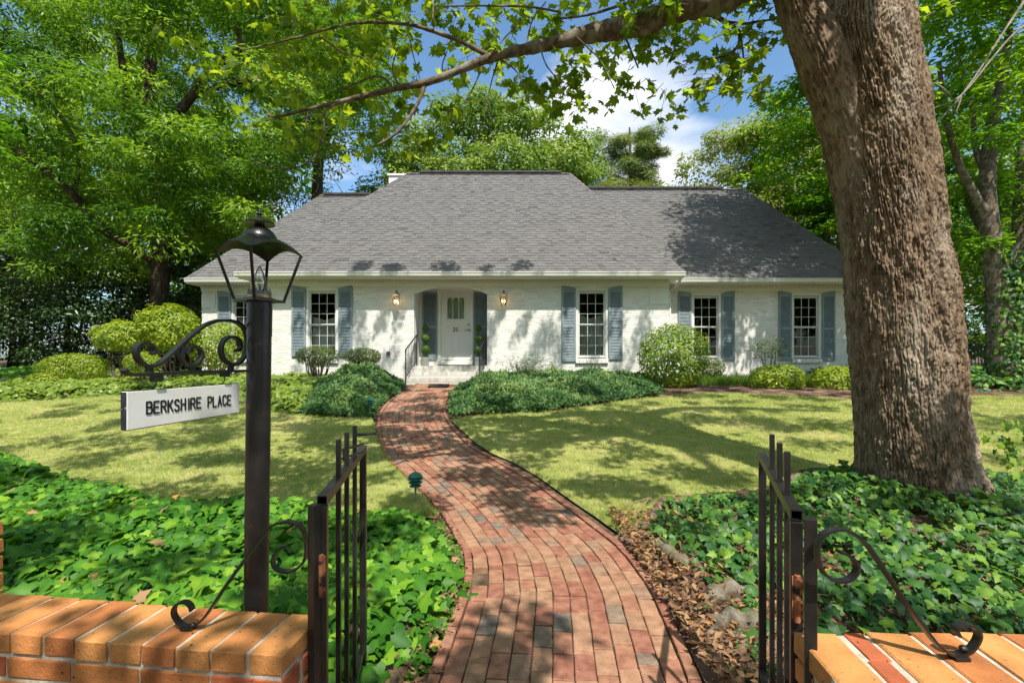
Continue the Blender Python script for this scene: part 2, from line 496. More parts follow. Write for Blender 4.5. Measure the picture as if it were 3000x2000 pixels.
SHAPES = {
    'oval': (np.array([(0, 0, 0), (.24, .45, .07), (0, 1, -.05), (-.24, .45, .07)], float), np.array([(0, 1, 2), (0, 2, 3)])),
    'narrow': (np.array([(0, 0, 0), (.15, .45, .04), (0, 1, -.06), (-.15, .45, .04)], float), np.array([(0, 1, 2), (0, 2, 3)])),
    'needle': (np.array([(-.05, 0, 0), (.05, 0, 0), (0, 1, 0)], float), np.array([(0, 1, 2)])),
    'spray': (np.array([(-.04, 0, 0), (.04, 0, 0), (.15, .55, .05), (0, 1, 0), (-.15, .6, .05)], float), np.array([(0, 1, 2), (0, 2, 3), (0, 3, 4)])),
    'blade': (np.array([(-.06, 0, 0), (.06, 0, 0), (.02, 1, .25)], float), np.array([(0, 1, 2)])),
    'ivy': _half([(0, 0.02), (.20, -.15), (.45, -.06), (.37, .20), (.52, .42), (.25, .55), (0, 1.0)], .3),
    'maple': _half([(0, 0), (.16, -.08), (.40, .02), (.30, .16), (.60, .40), (.38, .42), (.36, .62), (.17, .58), (0, 1.0)], .32),
}


TOFF = {s: np.array([.16 if i < 2 else (.10 if abs(v[0]) < 1e-6 else -.04) for i, v in enumerate(SHAPES[s][0])]) for s in ('ivy', 'maple')}


def unit(a):
    return a / np.maximum(np.linalg.norm(a, axis=1, keepdims=True), 1e-9)


def frames(nrm, tan):
    n = unit(nrm); t = unit(tan - n * np.sum(tan * n, 1, keepdims=True)); b = np.cross(t, n)
    return b, t, n


def leaf_arrays(Pn, nrm, tan, size, tint, shape):
    T, Fc = SHAPES[shape]
    b, t, n = frames(nrm, tan)
    size = np.broadcast_to(np.asarray(size, float), (len(Pn),))
    V = Pn[:, None, :] + size[:, None, None] * (T[None, :, 0, None] * b[:, None] + T[None, :, 1, None] * t[:, None] + T[None, :, 2, None] * n[:, None])
    k = len(T)
    FF = Fc[None] + (np.arange(len(Pn)) * k)[:, None, None]
    tt = np.repeat(tint, k).reshape(-1, k)
    if k > 8: tt = tt + TOFF[shape][None]
    return V.reshape(-1, 3), FF.reshape(-1, 3), np.clip(tt.ravel(), 0, 1)


def leaves(name, Pn, nrm, tan, size, tint, shape, mat, parent=None, kind='stuff'):
    V, FF, tt = leaf_arrays(Pn, nrm, tan, size, tint, shape)
    o = link(name, mesh_np(name, V, FF, mat, tt), parent)
    if kind: o['kind'] = kind
    return o


def rdir(n):
    return unit(rng.normal(size=(n, 3)))


UP = np.array([0, 0, 1.0])


def clump_leaves(C, rad, per, flat=.65, up=.7, outw=.5, rnd=.6, shell=.45):
    """leaves through clumps: C (n,3), rad (n,)"""
    n = len(C); idx = np.repeat(np.arange(n), per)
    d = rdir(len(idx))
    rr = rad[idx] * (shell + (1 - shell) * rng.random(len(idx)) ** .6) * rng.uniform(.75, 1.12, len(idx))
    off = d * rr[:, None]; off[:, 2] *= flat
    Pn = C[idx] + off
    nrm = d * outw + UP * up + rdir(len(idx)) * rnd
    tan = d * .8 + rdir(len(idx)) * .8 - UP * .25
    ct = rng.random(n)
    tint = ct[idx] * .55 + rng.random(len(idx)) * .45
    return Pn, nrm, tan, tint


def ell_clumps(c, r, n, inner=.25, zmin=None):
    d = rdir(n); rr = (inner + (1 - inner) * rng.random(n) ** .5)
    C = np.array(c) + d * np.array(r) * rr[:, None]
    if zmin is not None: C = C[C[:, 2] > zmin]
    return C

# ================================================================== GROUND
def pip(px, py, poly):
    px = np.asarray(px); py = np.asarray(py); ins = np.zeros(px.shape, bool); n = len(poly)
    for i in range(n):
        x0, y0 = poly[i]; x1, y1 = poly[(i + 1) % n]
        c = ((y0 > py) != (y1 > py))
        ins ^= c & (px < (x1 - x0) * (py - y0) / ((y1 - y0) if y1 != y0 else 1e-9) + x0)
    return ins


def edist(px, py, poly):
    d = np.full(np.shape(px), 1e9); n = len(poly)
    for i in range(n):
        a = np.array(poly[i]); b = np.array(poly[(i + 1) % n]); ab = b - a
        t = np.clip(((px - a[0]) * ab[0] + (py - a[1]) * ab[1]) / max(ab @ ab, 1e-9), 0, 1)
        d = np.minimum(d, np.hypot(px - a[0] - t * ab[0], py - a[1] - t * ab[1]))
    return d


_lat = rng.random((64, 64))


def vnoise(x, y, s=1.0):
    x = np.asarray(x) * s + 100; y = np.asarray(y) * s + 100
    xi = np.floor(x).astype(int); yi = np.floor(y).astype(int); fx = x - xi; fy = y - yi
    fx = fx * fx * (3 - 2 * fx); fy = fy * fy * (3 - 2 * fy)
    A = _lat[xi % 64, yi % 64]; B = _lat[(xi + 1) % 64, yi % 64]; C_ = _lat[xi % 64, (yi + 1) % 64]; D = _lat[(xi + 1) % 64, (yi + 1) % 64]
    return (A * (1 - fx) + B * fx) * (1 - fy) + (C_ * (1 - fx) + D * fx) * fy


def snap_to(px, py, poly):
    best = np.full(px.shape, 1e9); ox = px.copy(); oy = py.copy(); n = len(poly)
    for i in range(n):
        a = np.array(poly[i]); b = np.array(poly[(i + 1) % n]); ab = b - a
        t = np.clip(((px - a[0]) * ab[0] + (py - a[1]) * ab[1]) / max(ab @ ab, 1e-9), 0, 1)
        qx = a[0] + t * ab[0]; qy = a[1] + t * ab[1]; d = np.hypot(px - qx, py - qy); k = d < best
        best[k] = d[k]; ox[k] = qx[k]; oy[k] = qy[k]
    return ox, oy


def grid_sheet(name, xs, ys, zf, mat, poly=None, snap=False):
    X, Y = np.meshgrid(xs, ys); Z = zf(X, Y)
    V = np.stack([X, Y, Z], -1).reshape(-1, 3); w = len(xs); h = len(ys)
    i, j = np.meshgrid(np.arange(w - 1), np.arange(h - 1)); i = i.ravel(); j = j.ravel()
    if poly is not None:
        cx = (xs[i] + xs[i + 1]) / 2; cy = (ys[j] + ys[j + 1]) / 2
        k = pip(cx, cy, poly)
        if snap:
            ins = pip(X.ravel(), Y.ravel(), poly).reshape(X.shape); k = ins[j, i] | ins[j, i + 1] | ins[j + 1, i] | ins[j + 1, i + 1]
        i, j = i[k], j[k]
        XX, YY = X.ravel(), Y.ravel(); bd_ = ~pip(XX, YY, poly)
        if snap and bd_.any():
            near_ = np.zeros(len(XX), bool); near_[np.unique(np.stack([j * w + i, j * w + i + 1, (j + 1) * w + i + 1, (j + 1) * w + i]))] = True
            q_ = np.where(bd_ & near_)[0]; sx, sy = snap_to(XX[q_], YY[q_], poly); V[q_, 0] = sx; V[q_, 1] = sy; V[q_, 2] = g(sy) - .004
    Fc = np.stack([j * w + i, j * w + i + 1, (j + 1) * w + i + 1, (j + 1) * w + i], 1)
    used = np.unique(Fc); re = np.full(len(V), -1); re[used] = np.arange(len(used))
    return link(name, mesh_np(name, V[used], re[Fc], mat, smooth=True))


ground = tag(grid_sheet('ground', np.concatenate([np.linspace(-300, -20, 20), np.linspace(-18, 18, 90), np.linspace(20, 300, 20)]),
                        np.concatenate([np.linspace(-60, -2, 12), np.linspace(-1.5, 24, 150), np.linspace(26, 400, 24)]),
                        lambda X, Y: g(Y) + .02 * (vnoise(X, Y, .8) - .5) - .03 + .3 * np.clip((Y - 40) / 100, 0, 3), M['soil']), kind='structure')

LAWN_L = [gr(*p) for p in [(-700, 1200), (-200, 1187), (45, 1182), (223, 1168), (400, 1157), (560, 1150), (700, 1165), (790, 1207), (900, 1219), (1000, 1226), (1092, 1226),
                           (1100, 1262), (1128, 1333), (1164, 1375), (1218, 1431), (1248, 1461), (1285, 1515), (720, 1510), (0, 1420), (-700, 1330)]]
LAWN_R = [gr(*p) for p in [(1322, 1231), (1450, 1218), (1600, 1208), (1750, 1188), (1850, 1172), (1960, 1162), (2060, 1154), (2250, 1157), (2400, 1165), (2500, 1174), (2760, 1160),
                           (3000, 1163), (3400, 1165), (3500, 1500), (2300, 1475), (1960, 1490), (1890, 1550), (1815, 1562), (1745, 1512), (1660, 1454), (1575, 1394), (1500, 1351), (1443, 1328),
                           (1392, 1295), (1345, 1252)]]


def lawn_z(X, Y):
    return g(Y) + .02 + .02 * (vnoise(X, Y, 1.3) - .5) + .008 * vnoise(X, Y, 7)


for poly in (LAWN_L, LAWN_R):
    a = np.array(poly)
    o = grid_sheet('lawn', np.arange(a[:, 0].min(), a[:, 0].max() + .07, .07), np.arange(a[:, 1].min(), a[:, 1].max() + .07, .07), lawn_z, M['lawn'], poly, True)
    tag(o, kind='structure')


def grass_blades(poly, n, tag_name):
    a = np.array(poly); lo, hi = a.min(0), a.max(0)
    x = rng.uniform(lo[0], hi[0], n * 4); y = lo[1] + (hi[1] - lo[1]) * rng.random(n * 4) ** 1.6
    k = pip(x, y, poly) & (np.abs(x) < y * 1.15 + .5); x, y = x[k][:n], y[k][:n]
    Pn = np.stack([x, y, lawn_z(x, y) - .005], 1); m = len(x)
    th = rng.uniform(0, 2 * np.pi, m); lean = rng.uniform(.2, 1.1, m)
    tan = np.stack([np.cos(th) * lean, np.sin(th) * lean, np.ones(m)], 1)
    nrm = np.stack([-np.sin(th), np.cos(th), rng.normal(0, .3, m)], 1)
    size = rng.uniform(.022, .05, m) * (1 + .04 * y)
    patch = vnoise(x, y, 1.1) * .5 + vnoise(x, y, 4) * .25
    return leaves(tag_name, Pn, nrm, tan, size, patch + rng.random(m) * .4 - .05, 'blade', G['grass'])


tag(grass_blades(LAWN_L, 90000, 'grass'), 'short yellow-green turf growing on the lawn left of the brick path', 'grass', kind='stuff')
tag(grass_blades(LAWN_R, 150000, 'grass'), 'short yellow-green turf growing on the lawn right of the brick path', 'grass', kind='stuff')

# mulch strip in front of the right-hand shrubs and around the big tree
MULCH = [gr(*p) for p in [(1930, 1167), (2060, 1160), (2250, 1163), (2400, 1171), (2520, 1180), (2900, 1172), (3200, 1172), (3200, 1125), (2500, 1120), (1930, 1118)]]
a = np.array(MULCH)
tag(grid_sheet('mulch_bed', np.arange(a[:, 0].min(), a[:, 0].max(), .08), np.arange(a[:, 1].min(), a[:, 1].max(), .08),
               lambda X, Y: g(Y) + .012 + .05 * vnoise(X, Y, 5) * vnoise(X, Y, 1.1), M['mulch'], MULCH), kind='structure')

smooth = lambda a, b, x: (lambda t: t * t * (3 - 2 * t))(np.clip((x - a) / (b - a), 0, 1))
IVY_R = [(1.02, 4.2), (1.40, 4.95), (2.7, 5.25), (3.4, 5.7), (5.2, 5.9), (6.6, 5.6), (7.4, 4.6), (7.0, 1.5), (2.6, 1.35), (.98, 1.4), (1.0, 2.3), (1.12, 2.75), (1.12, 3.4), (1.02, 3.8)]
IVY_L = [(-.66, 1.62), (-.47, 2.2), (-.35, 2.7), (-.30, 3.2), (-.37, 3.7), (-.60, 4.25), (-.90, 4.5), (-1.35, 4.5), (-2.6, 4.75), (-3.5, 5.0), (-5.2, 5.75), (-8.2, 7.4), (-9.5, 6.6), (-9, 2.2), (-1.75, 1.75)]
tag(grid_sheet('mulch_bed', np.arange(.8, 7.6, .06), np.arange(1.2, 6.0, .06),
               lambda X, Y: g(Y) - .012 + smooth(.9, 1.25, X) * (.022 + .035 * vnoise(X, Y, 6) + .05 * vnoise(X, Y, 1.5)) + .16 * np.exp(-((X - 4.1) ** 2 + (Y - 4.9) ** 2) / 1.6), M['mulch'],
               [(.86, 1.2), (.90, 2.3), (.965, 3.2), (.935, 3.7), (.84, 4.1), (1.2, 4.5), (1.5, 5.0), (2.7, 5.3), (3.4, 5.75), (5.2, 5.95), (6.6, 5.7), (7.5, 4.6), (7.5, 1.2)], True), kind='structure')

# ================================================================== BRICK PATH
PATH = spline([(.17, .6), (.19, 1.2), (.21, 1.8), (.24, 2.26), (.27, 2.6), (.295, 2.9), (.312, 3.2), (.275, 3.7), (.172, 4.12), (-.062, 4.85), (-.299, 5.40), (-.486, 5.77), (-.85, 6.42),
               (-1.19, 7.05), (-1.62, 8.27), (-1.87, 9.2), (-2.03, 10.2), (-2.09, 11.6), (-2.06, 12.6), (-2.0, 13.55)], 12)
path = empty('brick_path', (0, 6, .1), kind='structure')


def path_offset(e):
    d = np.gradient(PATH, axis=0); d = unit(d); nr = np.stack([d[:, 1], -d[:, 0]], 1)
    q = PATH + nr * e
    s = np.concatenate([[0], np.cumsum(np.hypot(*np.diff(q, axis=0).T))])
    return q, s


# sand bed under the pavers
ql, _ = path_offset(-.62); qr, _ = path_offset(.62)
V = np.zeros((len(ql) * 2, 3)); V[0::2, :2] = ql; V[1::2, :2] = qr; V[:, 2] = g(V[:, 1]) - .012
Fc = np.array([(2 * i, 2 * i + 1, 2 * i + 3, 2 * i + 2) for i in range(len(ql) - 1)])
link('sand_bed', mesh_np('sand_bed', V, Fc, M['soil']), path)


def paver_mesh(name, L, W, H, mat, ch=.004):
    m = MB(); a, b = L / 2, W / 2
    r = [random.uniform(-.002, .002) for _ in range(8)]
    base = [(-a + r[0], -b + r[1]), (a + r[2], -b + r[3]), (a + r[4], b + r[5]), (-a + r[6], b + r[7])]
    vs = [(x, y, -H) for x, y in base] + [(x, y, -ch) for x, y in base] + [(x * (1 - ch / a), y * (1 - ch / b), 0) for x, y in base]
    fs = [(8, 9, 10, 11)] + [(i, (i + 1) % 4, (i + 1) % 4 + 4, i + 4) for i in range(4)] + [(i + 4, (i + 1) % 4 + 4, (i + 1) % 4 + 8, i + 8) for i in range(4)]
    m.add(vs, fs)
    return m.mesh(name, mat)


PAVER_ME = [[paver_mesh('paver', .196, .0985, .05, PM[i]) for _ in range(2)] for i in range(8)]
EDGE_ME = [paver_mesh('edging_brick', .198, .054, .06, PM[i]) for i in (0, 7, 1, 0)]


def heave(x, y):
    return .035 * np.exp(-((y - 3.62) / .26) ** 2 - ((x + .12) / .30) ** 2) * (1 if y > 3.36 else .25) + .012 * math.exp(-((y - 5.6) / .5) ** 2 - ((x - .25) / .3) ** 2)


items = []
for k in range(11):
    e = (k - 5) * .1045
    q, s = path_offset(e)
    pos = random.uniform(0, .2)
    L = s[-1]
    while pos < L - .1:
        ln = .2 if random.random() > .035 else .1
        mid = pos + ln / 2
        x = np.interp(mid, s, q[:, 0]); y = np.interp(mid, s, q[:, 1])
        x2 = np.interp(mid + .05, s, q[:, 0]); y2 = np.interp(mid + .05, s, q[:, 1])
        ang = math.atan2(y2 - y, x2 - x)
        if y > 1.5 and not (k == 0 and abs(y - 3.36) < .1):
            items.append((x, y, ang, ln / .2, e, False))
        pos += ln + .0035
for sgn in (-1, 1):
    q, s = path_offset(sgn * .607)
    pos = 0.05
    while pos < s[-1] - .1:
        x = np.interp(pos + .1, s, q[:, 0]); y = np.interp(pos + .1, s, q[:, 1])
        x2 = np.interp(pos + .15, s, q[:, 0]); y2 = np.interp(pos + .15, s, q[:, 1])
        if y > 1.5: items.append((x, y, math.atan2(y2 - y, x2 - x), 1.0, sgn * .6, True))
        pos += .205
slope = lambda y: float((g(y + .1) - g(y - .1)) / .2)
sizes = sorted(items, key=lambda it: it[1] + (3 if it[1] < 2.25 else 0))
near, far = sizes[:300], sizes[300:]


def paver_mat4(it):
    x, y, ang, sc, e, edge = it
    z = float(g(y)) + heave(x, y) + random.uniform(-.003, .004) + (.012 if edge else 0) + .004
    tilt = Matrix.Rotation(math.atan(slope(y)) * math.sin(ang) * -1, 4, 'Y')
    return Matrix.Translation((x, y, z)) @ Matrix.Rotation(ang + random.uniform(-.02, .02), 4, 'Z') @ tilt @ \
        Matrix.Rotation(random.uniform(-.022, .022), 4, 'X') @ Matrix.Rotation(random.uniform(-.012, .012), 4, 'Y') @ Matrix.Diagonal((sc * random.uniform(.985, 1.0), 1, 1, 1))


def paver_pick(it):
    if it[5]:
        i = random.randrange(4); return EDGE_ME[i], (0, 7, 1, 0)[i]
    i = random.choices(range(8), PW)[0]
    return PAVER_ME[i][random.randrange(2)], i


for it in near:
    me, _ = paver_pick(it)
    o = bpy.data.objects.new('edging_brick' if it[5] else 'paver', me); COL.objects.link(o)
    o.parent = path; o.matrix_parent_inverse = Matrix.Translation(-path.location)
    o.matrix_basis = paver_mat4(it)
VV, FF, MI = [], [], []
for it in far:
    me, mi = paver_pick(it); mt = paver_mat4(it); b = len(VV)
    VV += [tuple(mt @ v.co) for v in me.vertices]
    for p in me.polygons:
        FF.append([b + i for i in p.vertices]); MI.append(mi)
me = bpy.data.meshes.new('far_pavers'); me.from_pydata(VV, [], FF)
for m in PM: me.materials.append(m)
me.polygons.foreach_set('material_index', np.array(MI, np.int32)); me.update()
o = link('pavers', me, path); o['kind'] = 'stuff'

# ================================================================== GARDEN WALLS
MBR = {}


def brick_box(L, W, H, mi, chip=True):
    """chamfered brick, origin at its centre"""
    c = .004
    key = (round(L, 3), round(W, 3), round(H, 3), mi, random.randrange(3))
    if key in MBR: return MBR[key]
    a, b, h = L / 2, W / 2, H / 2
    m = MB(); vs = []
    j = lambda: random.uniform(-.0022, .0022)
    for sz, ins in ((-h, c), (-h + c, 0), (h - c, 0), (h, c)):
        for sx, sy in ((-1, -1), (1, -1), (1, 1), (-1, 1)):
            vs.append((sx * (a - ins) + j(), sy * (b - ins) + j(), sz + j() * .4))
    fs = [(3, 2, 1, 0), (12, 13, 14, 15)]
    for r in range(3):
        for i in range(4):
            fs.append((r * 4 + i, r * 4 + (i + 1) % 4, r * 4 + 4 + (i + 1) % 4, r * 4 + 4 + i))
    m.add(vs, fs)
    MBR[key] = m.mesh('brick', CM[mi])
    return MBR[key]


def garden_wall(name, label, E, u, v, top, n, pitch, bw, courses_sep=2, closer=None):
    """E back corner at the gate end, u along the wall, v from back to front (unit xy)"""
    u = Vector((u[0], u[1], 0)); v = Vector((v[0], v[1], 0)); E = Vector((E[0], E[1], 0))
    W = .203
    root = empty(name, (E.x, E.y, 0), label, 'wall')
    Lw = n * pitch
    fr = Matrix(((v.x, u.x, 0, 0), (v.y, u.y, 0, 0), (0, 0, 1, 0), (0, 0, 0, 1)))
    # mortar core, a little behind every brick face
    cr = MB(); ins = .006
    c4 = [E + u * ins + v * ins, E + u * Lw + v * ins, E + u * Lw + v * (W - ins), E + u * ins + v * (W - ins)]
    vs = [(p.x, p.y, -.05) for p in c4] + [(p.x, p.y, top - .005) for p in c4]
    cr.add(vs, [(0, 3, 2, 1), (4, 5, 6, 7), (0, 1, 5, 4), (1, 2, 6, 5), (2, 3, 7, 6), (3, 0, 4, 7)])
    cr.build('mortar', M['mortar'], root)

    def put(me, c, rz=0.0):
        o = bpy.data.objects.new('brick', me); COL.objects.link(o); o.parent = root
        o.matrix_parent_inverse = Matrix.Translation(-root.location)
        o.matrix_basis = Matrix.Translation(c) @ fr @ Matrix.Rotation(rz, 4, 'Z')
        return o
    H = .057
    s = 0.0
    i = 0
    while s < Lw - .02:
        mi = random.choices(range(6), [.42, .10, .37, .05, .03, .03])[0]
        if closer is not None and i == closer:
            for part, off in ((.115, .058), (.084, .16)):
                put(brick_box(part, .05, H, 3), E + u * (s + .026) + v * off + Vector((0, 0, top - H / 2)))
            s += .066; i += 1; continue
        c = E + u * (s + bw / 2) + v * (W / 2 + random.uniform(-.003, .003)) + Vector((0, 0, top - H / 2 + random.uniform(-.0015, .0015)))
        put(brick_box(W, bw, H, mi), c, random.uniform(-.012, .012))
        s += pitch; i += 1
    # stretcher courses: the top ones brick by brick, the rest joined
    jm = {}
    z = top - H - .012
    ci = 0
    while z - H > -.02:
        for wy in (.046, W - .046):
            p0 = -.0 if ci % 2 == 0 else -.105
            while p0 < Lw:
                a0, a1 = max(p0, 0), min(p0 + .2, Lw)
                if a1 - a0 > .03:
                    mi = random.choices(range(6), [.2, .2, .1, .3, .1, .1])[0]
                    me = brick_box(.088, a1 - a0, H, mi)
                    c = E + u * ((a0 + a1) / 2) + v * wy + Vector((0, 0, z - H / 2))
                    if ci < courses_sep:
                        put(me, c)
                    else:
                        L_ = jm.setdefault(mi, ([], [])); b = len(L_[0]); T = Matrix.Translation(c) @ fr
                        L_[0].extend(tuple(T @ q.co) for q in me.vertices); L_[1].extend([b + k for k in p.vertices] for p in me.polygons)
                p0 += .21
        z -= H + .011; ci += 1
    VV, FF, MI = [], [], []
    for mi, (a, b) in jm.items():
        o0 = len(VV); VV += a; FF += [[o0 + k for k in q] for q in b]; MI += [mi] * len(b)
    me = bpy.data.meshes.new('lower_courses'); me.from_pydata(VV, [], FF)
    for m in CM: me.materials.append(m)
    me.polygons.foreach_set('material_index', np.array(MI, np.int32)); me.update()
    o = link('lower_bricks', me, root); o['kind'] = 'stuff'
    return root


uL = Vector((-1.114, .142)).normalized(); vL = Vector((-.10, -.995)).normalized()
garden_wall('brick_wall', 'low orange brick garden wall left of the open gate, below the hanging sign', (-.581, 1.474), uL, vL, .726, 15, .1028, .0925)
garden_wall('brick_wall', 'low orange brick garden wall right of the open gate, in front of the big trunk', (.734, 1.25), Vector((1, -.004)), Vector((-.185, -.983)).normalized(), .80, 11, .1145, .1, closer=1)

# brick pier at the left edge behind the wall
pr = empty('brick_pier', (-2.22, 1.75, 0), 'square brick pier at the far left edge, rising above the low wall', 'pier')
MB().box(-2.41, -2.065, 1.665, 1.96, -.05, .80).build('mortar', M['mortar'], pr)
z = .845; ci = 0
while z > .3:
    for (x0, x1, y0, y1) in ([(-2.1, -1.9, 1.655, 1.75), (-1.892, -1.735, 1.655, 1.75), (-1.83, -1.735, 1.76, 1.97)] if ci % 2 == 0 else [(-2.1, -1.84, 1.655, 1.75), (-1.83, -1.735, 1.655, 1.86), (-1.83, -1.735, 1.87, 1.97)]):
        o = bpy.data.objects.new('brick', brick_box(x1 - x0, y1 - y0, .057, random.choice((0, 1, 5)))); COL.objects.link(o)
        o.parent = pr; o.matrix_parent_inverse = Matrix.Translation(-pr.location); o.location = ((x0 + x1) / 2 - .32, (y0 + y1) / 2, z - .0285)
    z -= .068; ci += 1

# ================================================================== GATE AND ITS POSTS
def gate(label, Np, Fp, top, picks, latch):
    Nn = Vector((Np[0], Np[1], 0)); Ff = Vector((Fp[0], Fp[1], 0)); d = (Ff - Nn); L = d.length; d.normalize(); s = Vector((d.y, -d.x, 0))
    root = empty('gate', (Nn.x, Nn.y, .1), label, 'gate')
    w = .028; Z = Vector((0, 0, 1))
    up = MB().obox(Nn + Z * ((top - w - .002 + .1) / 2), d * w / 2, s * w / 2, Z * ((top - w - .002 - .1) / 2)).build('upright', M['iron'], root, bevel=.002)
    MB().obox(Ff - d * w / 2 + Z * ((top - w - .002 + .1) / 2), d * w / 2, s * w / 2, Z * ((top - w - .002 - .1) / 2)).build('upright', M['iron'], root, bevel=.002)
    # hollow top rail: four walls of a square tube, open at the near end
    rl = MB(); c = (Nn + Ff) / 2 + Z * (top - w / 2); hl = d * ((L + w / 2) / 2); t = .003
    rl.obox(c + Z * (w / 2 - t / 2), hl, s * w / 2, Z * t / 2).obox(c - Z * (w / 2 - t / 2), hl, s * w / 2, Z * t / 2)
    rl.obox(c + s * (w / 2 - t / 2), hl * .9999, s * t / 2, Z * (w / 2 - t)).obox(c - s * (w / 2 - t / 2), hl * .9999, s * t / 2, Z * (w / 2 - t))
    rl.build('top_rail', M['iron'], root)
    MB().obox((Nn + Ff) / 2 + Z * .20, d * (L / 2 - w * .6), s * .011, Z * .012).build('bottom_rail', M['iron'], root)
    for tt in picks:
        p = Nn + d * (L * tt)
        MB().obox(p + Z * ((top + .125 + .1) / 2), d * .008, s * .008, Z * ((top + .125 - .1) / 2)).build('picket', M['iron'], root, bevel=.0015)
    hx = Nn - d * (w / 2 + .006)
    h = MB().tube([hx + Z * (top - .285), hx + Z * (top - .165)], .0075, 10)
    h.obox(hx + Z * (top - .225) + d * .006 - s * .0, d * .006, s * .012, Z * .055)
    hg = h.build('hinge', M['rust'], root)
    return root, d, s


gl, dL, sL = gate('black iron gate leaf standing open beside the lamp post, with a latch rod', (-.551, 1.42), (-.677, 2.226), 1.103, (.29, .48, .70), True)
pk = Vector((-.551, 1.42, 0)) + dL * (.816 * .70)
lt = MB().tube([pk + Vector((.004, 0, 1.19)), pk + Vector((.085, .01, 1.195))], .006, 8)
lt.build('latch_rod', M['iron'], gl)
pm = Vector((-.551, 1.42, 0)) + dL * (.816 * .48)
lt = MB().tube([pm + Vector((-.014, .01, 1.12)), pm + Vector((-.014, .01, 1.165))], .006, 8).tube([pm + Vector((-.02, .01, 1.16)), pm + Vector((.02, .14, 1.16))], .005, 6).tube([pm + Vector((-.02, 0, 1.13)), pm + Vector((.02, .14, 1.13))], .005, 6)
lt.build('latch', M['iron'], gl)
gate('black iron gate leaf standing open in front of the big tree trunk', (.745, 1.28), (1.050, 2.05), 1.105, (.18, .37, .60), False)


def gate_post(label, c, top, pts, Z, side):
    root = empty('gate_post', (c[0], c[1], 0), label, 'post')
    MB().obox((c[0], c[1], top / 2), (.0065, .012, 0), (.012, -.0065, 0), (0, 0, top / 2)).build('upright', M['iron'], root, bevel=.002)
    sp = spline([tuple(P(x, y, Z)) for x, y in pts], 6)
    MB().ribbon(sp, (0, 1, 0), .02, .0055).build('scroll', M['iron'], root, autosmooth=True)
    return root


cv = lambda lst, ox, oy, s: [(ox + x / s, oy + y / s) for x, y in lst]
SL = cv([(695, 795), (650, 812), (620, 850), (612, 892), (630, 925), (680, 943), (740, 930), (782, 890), (798, 840), (798, 770), (782, 712), (740, 674), (680, 663), (620, 680), (568, 727), (480, 845),
         (350, 1020), (255, 1165), (205, 1222), (150, 1250), (100, 1238), (62, 1192), (58, 1150), (82, 1120), (122, 1113), (150, 1132), (160, 1160)], 480, 1180, 1.9125)
gpl = gate_post('black iron gate post with scrolled brace standing on the left brick wall end', (-.566, 1.40), 1.083, SL, 1.40, -1)
SR = cv([(1070, 660), (1130, 682), (1182, 722), (1200, 770), (1182, 820), (1130, 857), (1060, 862), (990, 830), (945, 765), (926, 690), (928, 610), (960, 552), (1020, 516), (1090, 508), (1160, 527), (1230, 580),
         (1300, 660), (1400, 810), (1500, 960), (1600, 1110), (1700, 1240), (1760, 1310), (1830, 1358), (1900, 1368), (1970, 1342), (2018, 1285), (2035, 1230), (2010, 1185), (1960, 1160), (1910, 1166), (1878, 1195), (1892, 1238)], 2000, 1333, 2.351)
gpr = gate_post('black iron gate post with scrolled brace standing on the right brick wall end', (.728, 1.19), 1.112, SR, 1.14, 1)
# pads and bolts that hold the braces on the wall
for root, px, py, Z, top in ((gpl, 558, 1836, 1.40, .726), (gpr, 2815, 1905, 1.14, .80)):
    q = P(px, py, Z)
    MB().box(q.x - .022, q.x + .012, q.y - .014, q.y + .014, top - .001, top + .009).build('foot', M['iron'], root, bevel=.002)
    MB().lathe([(.009, 0), (.009, .004), (.005, .008), (0.001, .0085)], (q.x + .006, q.y, q.z + .004), 10).build('bolt', M['iron'], root)

# ================================================================== LAMP POST, BRACKET, SIGN
LB = Vector((-.873, 1.65, 0)); LT = Vector((-.853, 1.65, 1.69)); LAX = (LT - LB).normalized()
lp = empty('lamp_post', LB, 'black iron lamp post with open lantern and scrolled bracket behind the left wall', 'lamp post')
MB().tube([LB, LB + LAX * .8, LT], .038, 28).build('post', M['iron'], lp, smooth=True, autosmooth=True)
MB().tube([LT - LAX * .115, LT + LAX * .002], .0395, 28).build('collar', M['iron'], lp, smooth=True, autosmooth=True)
LC = LT.copy(); ROT = R(16)
corner = lambda r, k: (LC.x + r * math.sin(ROT + k * math.pi / 2), LC.y - r * math.cos(ROT + k * math.pi / 2))
Rb, Rt = .076, .133
zb, zt = LC.z + .004, LC.z + .158
ring = MB()
for k in range(4):
    a = corner(Rb, k); b = corner(Rb, k + 1)
    ring.bar((*a, zb), (*b, zb), .012, .006)
    ring.bar((*a, zb - .002), (LC.x, LC.y, zb - .002), .014, .005)
ring.lathe([(.05, -.006), (.05, .004)], (LC.x, LC.y, zb + .004), 20)
ring.build('lantern_base', M['iron'], lp)
for k in range(4):
    a = corner(Rb - .002, k); b = corner(Rt - .004, k)
    MB().bar((*a, zb - .004), (*b, zt + .004), .0085, .0085).build('strut', M['iron'], lp)
